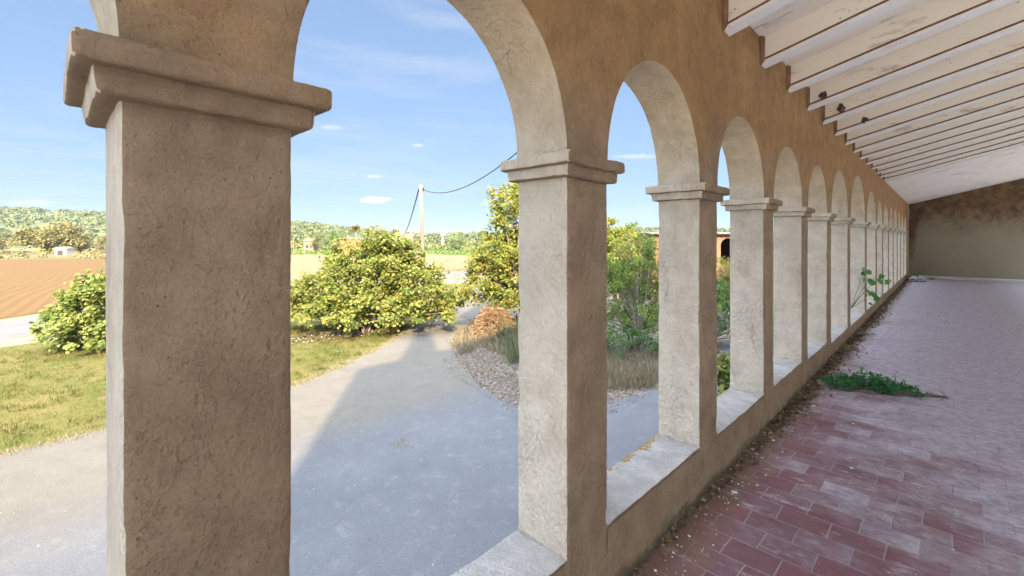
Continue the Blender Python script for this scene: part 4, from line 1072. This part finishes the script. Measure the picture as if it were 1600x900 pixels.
M['white_wall'] = simple('white_render', (0.360, 0.331, 0.281), (0.403, 0.374, 0.324), .5, .9)
M['orange_wall'] = simple('orange_render', (0.288, 0.137, 0.043), (0.331, 0.173, 0.065), .6, .9)
M['pink_wall'] = simple('pink_render', (0.288, 0.194, 0.144), (0.331, 0.230, 0.180), .6, .9)
M['clay'] = simple('clay_roof', (0.259, 0.115, 0.065), (0.302, 0.158, 0.094), 1.5, .9)
M['dark'] = simple('dark_opening', (0.05, 0.045, 0.04), (0.07, 0.06, 0.05), 2, .5)
def house(name, label, px, d, wpx, eave_py, ridge_py, depth, wall, roofm, wins, cat='house', rot=0.0):
    b = W(px, d, 0); root = empty(name, b); tag(root, label, cat)
    R_ = Vector((CS, SN, 0)); D_ = Vector((-SN, CS, 0))
    if rot: 
        from mathutils import Matrix
        q = Matrix.Rotation(rot, 3, 'Z'); R_ = q @ R_; D_ = q @ D_
    w = wpx / F * d / 2; ze = ZH(eave_py, d); zr = ZH(ridge_py, d)
    mb = MB(); mb.obox(b + Vector((0, 0, ze / 2)) + D_ * depth / 2, R_ * w, D_ * depth / 2, (0, 0, ze / 2)); mb.build('wall', wall, root)
    mb = MB(); o_ = .35
    A0 = b - R_ * (w + o_) - D_ * o_; B0 = b + R_ * (w + o_) - D_ * o_; A1 = A0 + D_ * (depth + 2 * o_); B1 = B0 + D_ * (depth + 2 * o_)
    Am = (A0 + A1) / 2; Bm = (B0 + B1) / 2
    vs = [A0 + Vector((0,0,ze+.01)), B0 + Vector((0,0,ze+.01)), B1 + Vector((0,0,ze+.01)), A1 + Vector((0,0,ze+.01)), Am + Vector((0,0,zr)), Bm + Vector((0,0,zr))]
    mb.add(vs, [(0,1,5,4), (2,3,4,5), (0,4,3), (1,2,5), (0,3,2,1)]); mb.build('roof', roofm, root)
    for (fx, z0, z1, hw) in wins:
        mb = MB(); mb.obox(b + R_ * w * fx - D_ * .03 + Vector((0, 0, (z0 + z1) / 2)), R_ * hw, D_ * .05, (0, 0, (z1 - z0) / 2)); mb.build('window', M['dark'], root)
    return root
house('villa', 'white villa with a terracotta roof behind the distant thin pole', 629, 235, 32, 370, 365, 9, M['white_wall'], M['clay'], [(-.5, 3.8, 5.3, .6), (.1, 3.8, 5.3, .6), (.6, 3.8, 5.3, .6), (-.2, .6, 2.6, .8)])
house('villa_upper_storey', 'small upper block with tiled roof rising from the white villa', 627, 240, 11, 366, 362.5, 5, M['white_wall'], M['clay'], [])
house('farm_building', 'long orange building partly hidden by the big fig tree', 547, 150, 38, 374, 372, 7, M['orange_wall'], M['clay'], [(-.6, 3.0, 4.4, .5), (0, 3.0, 4.4, .5), (.6, 3.0, 4.4, .5)], 'building')
house('cottage', 'pink cottage with a pitched roof at the left of the far treeline', 482, 190, 15, 377, 372, 6, M['pink_wall'], M['clay'], [(-.3, 1.5, 3, .5)])
house('cottage', 'tiny white cottage among trees above the round olive tree', 511, 245, 7, 374, 370, 5, M['white_wall'], M['clay'], [])
house('hut', 'little cream hut with a reddish door at the edge of the ploughed field', 94, 152, 19, 388.5, 386, 3, M['white_wall'], M['white_wall'], [(0, 0, 1.5, .9)], 'hut')
# water tower
b = W(692, 330); root = empty('water_tower', b); tag(root, 'cream and orange water tower on the horizon right of the tall pole', 'water tower')
mb = MB(); mb.tube([W(692, 330, 0), W(692, 330, ZH(370, 330))], [1.0, .9], 12); mb.build('stem', M['white_wall'], root)
mb = MB(); mb.tube([W(692, 330, ZH(370, 330)), W(692, 330, ZH(368.5, 330)), W(692, 330, ZH(361, 330)), W(692, 330, ZH(359.5, 330))], [1.0, 1.7, 1.7, 1.2], 16); mb.build('tank', M['white_wall'], root)
for i, (px, d, ty, lb) in enumerate(((459, 150, 370, 'leftmost short lamp pole at the far edge of the tan field'), (476, 150, 373, 'second short lamp pole from the left beyond the tan field'), (606, 160, 358, 'thin pole left of the white villa'), (609, 175, 359, 'thin pole nearest the white villa on its left'))):
    b = W(px, d); root = empty('lamp_post', b); tag(root, lb, 'pole', 'short poles beyond the tan field')
    mb = MB(); mb.tube([b, W(px, d, ZH(ty, d))], [.16, .12], 8); mb.build('shaft', M['pole'], root)

mst = empty('cable_mast', (-1.70, 7.5, EYE + 1.8)); tag(mst, 'steel mast on the eave of the gallery roof holding the black cable', 'mast')
mb = MB(); mb.tube([(-1.70, 7.5, EYE + 1.62), (-1.70, 7.5, EYE + 5.6)], .03, 8); mb.build('tube', M['step'], mst)
# brick barn beyond the yard
def brick_mat():
    m = NT('orange_brick'); br = m.n.new('ShaderNodeTexBrick'); mp2 = m.pos(rot=(R(90), 0, 0))
    xyz = m.sep(); cb_ = m.n.new('ShaderNodeCombineXYZ'); m.l.new(m.math('ADD', m.math('MULTIPLY', xyz[0], CS), m.math('MULTIPLY', xyz[1], SN)), cb_.inputs[0]); m.l.new(xyz[2], cb_.inputs[1])
    m.l.new(cb_.outputs[0], br.inputs['Vector']); br.inputs['Scale'].default_value = 1; br.inputs['Brick Width'].default_value = .28; br.inputs['Row Height'].default_value = .075; br.inputs['Mortar Size'].default_value = .006
    br.inputs['Color1'].default_value = (0.259, 0.122, 0.050, 1); br.inputs['Color2'].default_value = (0.209, 0.086, 0.036, 1); br.inputs['Mortar'].default_value = (0.302, 0.259, 0.202, 1)
    m.color(br.outputs['Color']); m.rough(.9); return m.mat
M['brick'] = brick_mat()
M['corr'] = simple('corrugated_sheet', (0.302, 0.302, 0.295), (0.245, 0.238, 0.223), .8, .7)
bd = 38; bb = W(1019, bd); barn = empty('brick_barn', bb); tag(barn, 'orange brick barn with an arched doorway and corrugated roof beyond the yard', 'barn')
R_ = Vector((CS, SN, 0)); D_ = Vector((-SN, CS, 0))
def bx(u0, u1, v0, v1, z0, z1): return (bb + R_ * (u0+u1)/2 + D_ * (v0+v1)/2 + Vector((0,0,(z0+z1)/2)), R_*(u1-u0)/2, D_*(v1-v0)/2, (0,0,(z1-z0)/2))
mb = MB(); zt = ZH(366, bd); ua, ub = (1126 - 1019)/F*bd, (1150 - 1019)/F*bd; zs_ = ZH(384, bd); zbm = ZH(412, bd)
uc = (ua + ub)/2; ur = (ub - ua)/2
mb.obox(*bx(0, ua, 0, .35, 0, zt)); mb.obox(*bx(ub, 12, 0, .35, 0, zt)); mb.obox(*bx(ua, ub, 0, .35, 0, zbm))
n = 12
for k_ in range(n):
    a0 = math.pi * k_ / n; a1 = math.pi * (k_+1) / n
    q = [(uc - ur*math.cos(a0), zs_ + ur*math.sin(a0)), (uc - ur*math.cos(a1), zs_ + ur*math.sin(a1))]
    vs = []
    for v_ in (0, .35):
        for (u_, z_) in q: vs.append(bb + R_*u_ + D_*v_ + Vector((0,0,z_)))
        for (u_, z_) in q: vs.append(bb + R_*u_ + D_*v_ + Vector((0,0,zt)))
    mb.add(vs, [(0,1,3,2), (4,6,7,5), (0,4,5,1), (2,3,7,6)])
mb.obox(*bx(0, .35, .35, 7, 0, zt)); mb.obox(*bx(11.65, 12, .35, 7, 0, zt)); mb.obox(*bx(.35, 11.65, 6.7, 7, 0, zt))
mb.build('wall', M['brick'], barn)
mb = MB(); nn = 120
vs = []
for k_ in range(nn + 1):
    u_ = -.4 + 12.8 * k_ / nn; w_ = .03 * math.sin(k_ * 1.57)
    for v_, z_ in ((-.5, zt + .05), (7.3, zt + .15)): 
        vs.append(bb + R_*u_ + D_*v_ + Vector((0,0,z_ + w_))); vs.append(bb + R_*u_ + D_*v_ + Vector((0,0,z_ + w_ + .06)))
fs = []
for k_ in range(nn):
    a = k_*4; fs += [(a, a+4, a+6, a+2), (a+1, a+3, a+7, a+5), (a, a+1, a+5, a+4)]
mb.add(vs, fs); mb.build('roof', M['corr'], barn)

# ------------------------------------------------------------------ things on the gallery floor
def GF(px, py): return G(px, py, FLOOR)
# weeds growing out of a heap of soil
wc = GF(1375, 612)
ws = empty('weed_patch', wc); tag(ws, 'green weeds sprouting from a heap of soil on the tiled floor', 'weeds')
ax_ = (GF(1480, 622) - GF(1275, 600)); Lh = ax_.length; ax_.normalize(); sx_ = Vector((-ax_.y, ax_.x, 0)); c0 = GF(1275, 600)
vs = []; fs = []; nu, nv = 60, 14
for i in range(nu + 1):
    u_ = i / nu; wd = .20 * math.sin(math.pi * min(1, u_ * .9 + .12)) ** .7 * (1 - .55 * u_) + .01
    for j in range(nv + 1):
        v_ = j / nv * 2 - 1; p = c0 + ax_ * Lh * u_ + sx_ * wd * v_
        hgt = .055 * (1 - v_ * v_) * (1 - .7 * u_) + mn.noise(Vector((u_ * 30, v_ * 5, 1))) * .012 * (1 - v_ * v_)
        p = p + sx_ * mn.noise(Vector((u_ * 8, 0, v_ * 2))) * .05
        vs.append((p.x, p.y, FLOOR + max(-.004, hgt - .002)))
for i in range(nu):
    for j in range(nv): fs.append((i*(nv+1)+j, (i+1)*(nv+1)+j, (i+1)*(nv+1)+j+1, i*(nv+1)+j+1))
so = mesh_obj('soil', vs, fs, M['soil'], ws, smooth=True)
M['weed'] = leaf_mat('weed_leaves', (0.03, 0.13, 0.05), (0.09, 0.27, 0.11), (0.17, 0.24, 0.08), trans=.3)
nc_ = 42; cu = np.clip(rng.beta(1.9, 2.6, nc_), .03, .95); cv_ = rng.normal(size=nc_) * .075; ch = rng.uniform(.35, 1.3, nc_)
n = 4000; ci = rng.integers(0, nc_, n); uu = np.clip(cu[ci] + rng.normal(size=n) * .022, .01, .99); vv = cv_[ci] + rng.normal(size=n) * .03
hh = rng.random(n) ** 1.2 * ch[ci] * (.15 * np.exp(-((uu - .38) / .25) ** 2) + .02)
p = np.array(c0)[None] + np.array(ax_)[None] * (Lh * uu)[:, None] + np.array(sx_)[None] * vv[:, None]; p[:, 2] = FLOOR + .02 + hh
d = unit(n); d[:, 2] = np.abs(d[:, 2]) * .6
leaves('weed_leaves', p, d, unit(n) + np.array([0, 0, .8]), rng.uniform(.014, .042, n), 'diamond', M['weed'], ws, aniso=1.0)
tb = MB()
V3 = []
for (u_, h_) in ((.62, .20), (.70, .14), (.34, .17), (.20, .12), (.48, .17), (.56, .12), (.78, .08)):
    q = c0 + ax_ * Lh * u_ + sx_ * random.uniform(-.05, .05); e = q + Vector((random.uniform(-.04, .04), random.uniform(-.04, .04), h_))
    tb = MB(); tb.tube([q, q.lerp(e, .5) + Vector((.008, 0, 0)), e], [.004, .003, .002], 5); tb.build('stem', M['weed'], ws)
    for s in range(40): V3.append(q.lerp(e, random.uniform(.35, 1.05)) + Vector((random.gauss(0, .014), random.gauss(0, .014), 0)))
V3 = np.array([tuple(v) for v in V3]); leaves('stem_leaves', V3, unit(len(V3)), unit(len(V3)), rng.uniform(.012, .028, len(V3)), 'diamond', M['weed'], ws)
# dry stalks and bits in the heap
tb = MB()
for k_ in range(120):
    u_ = random.random() ** .8; q = c0 + ax_ * Lh * u_ + sx_ * random.gauss(-.06, .07); q.z = FLOOR + random.uniform(.01, .05)
    a = random.uniform(0, 6.28); l_ = random.uniform(.02, .09); e = q + Vector((math.cos(a) * l_, math.sin(a) * l_, random.uniform(-.01, .02)))
    tb.tube([q, e], [.0025, .0018], 4)
tag(tb.build('dry_twigs', M['pole'], ws), kind='stuff')

def wall_litter():
    n = 5200; y = rng.uniform(1.3, YE - .4, n); y = np.where(rng.random(n) < .45, rng.uniform(4.4, 14, n), y)
    w = .03 + .10 * np.clip((y - 2.5) / 4, 0, 1) ** 1.0
    lump = np.array([mn.noise(Vector((0, q * 1.3, 3))) for q in y]) * .5 + .75
    x = XI + .012 + np.abs(rng.normal(size=n)) * w * lump
    z = FLOOR + .004 + rng.random(n) * .055 * np.exp(-(x - XI) / .10) * np.clip((y - 2.2) / 4, .1, 1)
    p = np.stack([x, y, z], 1); d = unit(n); d[:, 2] *= .3
    o = leaves('wall_foot_litter', p, d, unit(n) * .6 + np.array([0, 0, 1.0]), rng.uniform(.012, .045, n), 'diamond', leaf_mat('dead_leaf_bits', (0.05, 0.03, 0.018), (0.15, 0.09, 0.055), (0.36, 0.28, 0.20), trans=.05), None, aniso=1.3)
    tag(o, 'dead leaves and dirt gathered along the foot of the arcade wall', kind='stuff')
wall_litter()
# soil fillet under the litter
vs = []; fs = []; ny_ = 300
for j in range(ny_ + 1):
    y = 1.0 + (YE - 1.0) * j / ny_; g = .012 + .065 * min(1, max(0, (y - 2.6) / 3.5)) * (.7 + .6 * mn.noise(Vector((0, y * 2.1, 7))))
    for x, z in ((XI - .02, FLOOR + g * .8), (XI + g * .5, FLOOR + g * .45), (XI + g * 1.2 + .02, FLOOR + g * .12), (XI + g * 1.9 + .03, FLOOR - .006)):
        vs.append((x + mn.noise(Vector((x * 9, y * 7, 2))) * .012, y, z + mn.noise(Vector((x * 9, y * 9, 5))) * .006))
for j in range(ny_):
    for k_ in range(3): fs.append((j*4+k_, j*4+k_+1, (j+1)*4+k_+1, (j+1)*4+k_))
o = mesh_obj('wall_foot_soil', vs, fs, simple('wall_foot_soil', (0.075, 0.055, 0.035), (0.15, 0.11, 0.07), 14, .95, .7, 60, .01), smooth=True); tag(o, 'strip of dark soil along the foot of the arcade wall', kind='stuff')
# plaster chips scattered on the tiles
mb = MB()
rd = random.Random(5)
for k_ in range(520):
    if rd.random() < .6: x = XI + .05 + abs(rd.gauss(0, .10)); y = rd.uniform(1.2, 7)
    else: x = rd.uniform(-1, 2.2); y = rd.uniform(.5, 10)
    s = .0012 + .0042 * rd.random() ** 2 * (1 + 2.6 * (rd.random() < .05)) * (1.0 if rd.random() < .06 else 1); a = rd.uniform(0, 6.28); nn = rd.randint(4, 6)
    top = []; bot = []
    for q in range(nn):
        an = a + 6.283 * q / nn; rr_ = s * rd.uniform(.6, 1.3)
        bot.append((x + math.cos(an) * rr_ * 1.5, y + math.sin(an) * rr_, FLOOR + .0035)); top.append((x + math.cos(an) * rr_ * 1.3, y + math.sin(an) * rr_ * .85, FLOOR + .005 + s * .5))
    mb.add(bot + top, [tuple(range(nn))[::-1], tuple(range(nn, 2 * nn))] + [(q, (q+1) % nn, nn + (q+1) % nn, nn + q) for q in range(nn)])
o = mb.build('plaster_chips', simple('chip_plaster', (0.60, 0.57, 0.52), (0.72, 0.69, 0.64), 30, .9)); tag(o, 'small pale plaster chips scattered over the tiles', kind='stuff')

tufts('bed_weeds', 'scattered grey-green weed tufts on the dirt bed', [G(712, 555), G(745, 520), G(830, 540), G(960, 585), G(1035, 590), G(950, 622), G(872, 640), G(808, 625)], 130, 22, .16, M['straw'], .10, .8, wid=.7)
flat_litter('bed_edge_litter', 'leaves spilling from the dirt bed onto the yard', [G(690, 560), G(705, 590), G(748, 612), G(808, 655), G(872, 668), G(960, 648), G(1030, 615), G(1020, 600), G(950, 622), G(808, 630), G(748, 595), G(712, 560)], 1500, .05, M['bed_litter'], .012, .02)
# grit and leaves blown over the yard
flat_litter('yard_grit', 'leaves and grit blown over the concrete yard', [(-1.5, -2), (-1.5, 20), (-14, 17), (-20, 8), (-16, -2)], 2600, .035, M['bed_litter'], .012, .01)
# mud lumps on the beams
for i, (px, py, yb2, sz, lb) in enumerate(((1287, 149, 5.37, .038, 'dark mud nest stuck to a beam, nearest of the three'), (1315, 169, 6.17, .044, 'dark mud nest stuck to a beam, the middle and largest of the three'), (1351, 187, 6.97, .036, 'dark mud nest stuck to a beam, farthest of the three'))):
    u_ = (px - 800) / F; Y_ = yb2 * A - .012
    X_ = (Y_ * (SN - u_ * CS)) / -(CS + u_ * SN)
    d_ = -X_ * SN + Y_ * CS
    c = Vector((X_, Y_, ZH(py, d_)))
    V, Fc, K = grid_box((-sz, -.012, -sz * 1.1), (sz, .030, sz), .014, dispf=lambda v, a: Vector((v[0] * (1 - .5 * abs(v[2]) / sz), v[1], v[2])) + mn.noise_vector(Vector(v) * 28 + Vector((px, 0, 0))) * .028)
    o = mesh_obj('mud_nest', [v + c for v in V], Fc, simple('nest_mud', (0.07, 0.045, 0.045), (0.16, 0.11, 0.10), 40, .95), smooth=True); tag(o, lb, 'nest', 'mud nests on the beams')
# rubble by the far corner: two grey roof tiles, a leaning cane, broken bricks
M['slate'] = simple('grey_tile', (0.28, 0.30, 0.31), (0.38, 0.40, 0.41), 6, .7)
for i, px in enumerate((1428, 1440)):
    c = G(px, 439, FLOOR + .02); c.z = FLOOR
    V = []; n = 8
    for j, yy in enumerate((-.35, .35)):
        for k_ in range(n + 1):
            a = math.pi * k_ / n
            for rr_ in (.15, .13):
                V.append(c + Vector((math.cos(a) * rr_, yy, .06 + math.sin(a) * rr_ * .9 - (.05 if yy < 0 else 0))))
    fs = []
    for k_ in range(n):
        a = k_ * 2; b2_ = (n + 1) * 2 + k_ * 2
        fs += [(a, b2_, b2_ + 2, a + 2), (a + 1, a + 3, b2_ + 3, b2_ + 1), (a, a + 2, a + 3, a + 1), (b2_, b2_ + 1, b2_ + 3, b2_ + 2)]
    o = mesh_obj('ridge_tile', V, fs, M['slate']); tag(o, ('left' if i == 0 else 'right') + ' one of two curved grey tiles lying side by side before the end wall', 'tile', 'grey tiles in the far corner')
mb = MB(); a_ = Vector((-.9, YE - .9, FLOOR + .02)); b_ = Vector((-.05, YE - .04, FLOOR + .75)); mb.tube([a_, a_.lerp(b_, .5) + Vector((0, 0, .02)), b_], [.014, .013, .010], 6)
o = mb.build('cane', M['pole']); tag(o, 'pale cane leaning in the far corner against the end wall', 'cane')
rd = random.Random(3)
for i, (x, y, s, lb) in enumerate(((-.95, YE - 1.9, .11, 'broken brick lump nearest to the arcade wall in the far corner'), (-.70, YE - 1.5, .09, 'broken brick lump beside the grey tiles'), (-.35, YE - .95, .08, 'small broken brick lying before the cement step'), (-.98, YE - 1.2, .13, 'largest broken block in the far corner'))):
    V, Fc, K = grid_box((x - s, y - s * .7, FLOOR), (x + s, y + s * .7, FLOOR + s * .8), .04, dispf=lambda v, a: Vector(v) + mn.noise_vector(Vector(v) * 9) * .02)
    o = mesh_obj('brick_lump', V, Fc, M['brick'] if i % 2 else M['soil']); bevel(o, .008); tag(o, lb, 'rubble', 'rubble in the far corner')

# creeper shoot coming in through a far bay
cr_ = Vector((XI - .05, 9.55 * A, EYE - 1.1 * A)); vr = empty('creeper', cr_); tag(vr, 'green leafy creeper shoot reaching in through a far arch', 'creeper')
tb = MB(); LV = []
for (dx, dy, dz, cnt) in ((.24, .35, .50, 8), (.22, .1, .20, 7), (.12, -.1, .72, 5), (.30, 1.3, .42, 10), (.40, .2, -.06, 2)):
    e = cr_ + Vector((dx, dy, dz)) ; mid = cr_.lerp(e, .5) + Vector((0, 0, .15))
    tb = MB(); tb.tube([cr_ + Vector((-.12, dy * .2 + .1, -.08)), cr_.lerp(mid, .55) + Vector((-.04, .10, .02)), mid, e], [.005, .004, .003, .002], 5); tb.build('stem', M['weed'], vr)
    for k_ in range(cnt): LV.append(mid.lerp(e, random.uniform(.2, 1.1)) + Vector((random.gauss(0, .03), random.gauss(0, .05), random.gauss(0, .03))))
LV = np.array([tuple(v) for v in LV]); n = len(LV); d = unit(n); d[:, 2] -= .5
leaves('creeper_leaves', LV, d, unit(n) + np.array([0, -.6, .6]), rng.uniform(.07, .13, n), 'fig', leaf_mat('creeper_leaf', (0.07, 0.22, 0.06), (0.16, 0.34, 0.09), trans=.4), vr)

# ------------------------------------------------------------------ air
hz = MB(); hz.box((-1950, -1950, -1.0), (1950, 1950, 62.0))
hm = bpy.data.materials.new('thin_haze'); hm.use_nodes = True; hn = hm.node_tree
for q in list(hn.nodes): hn.nodes.remove(q)
ho = hn.nodes.new('ShaderNodeOutputMaterial'); pv_ = hn.nodes.new('ShaderNodeVolumePrincipled')
pv_.inputs['Color'].default_value = (0.80, 0.88, 1.0, 1); pv_.inputs['Density'].default_value = 0.00013; pv_.inputs['Anisotropy'].default_value = 0.2
hn.links.new(pv_.outputs[0], ho.inputs['Volume'])
o = hz.build('haze', hm); tag(o, 'thin pale haze in the air over the valley', kind='stuff')
sc.cycles.volume_bounces = 0
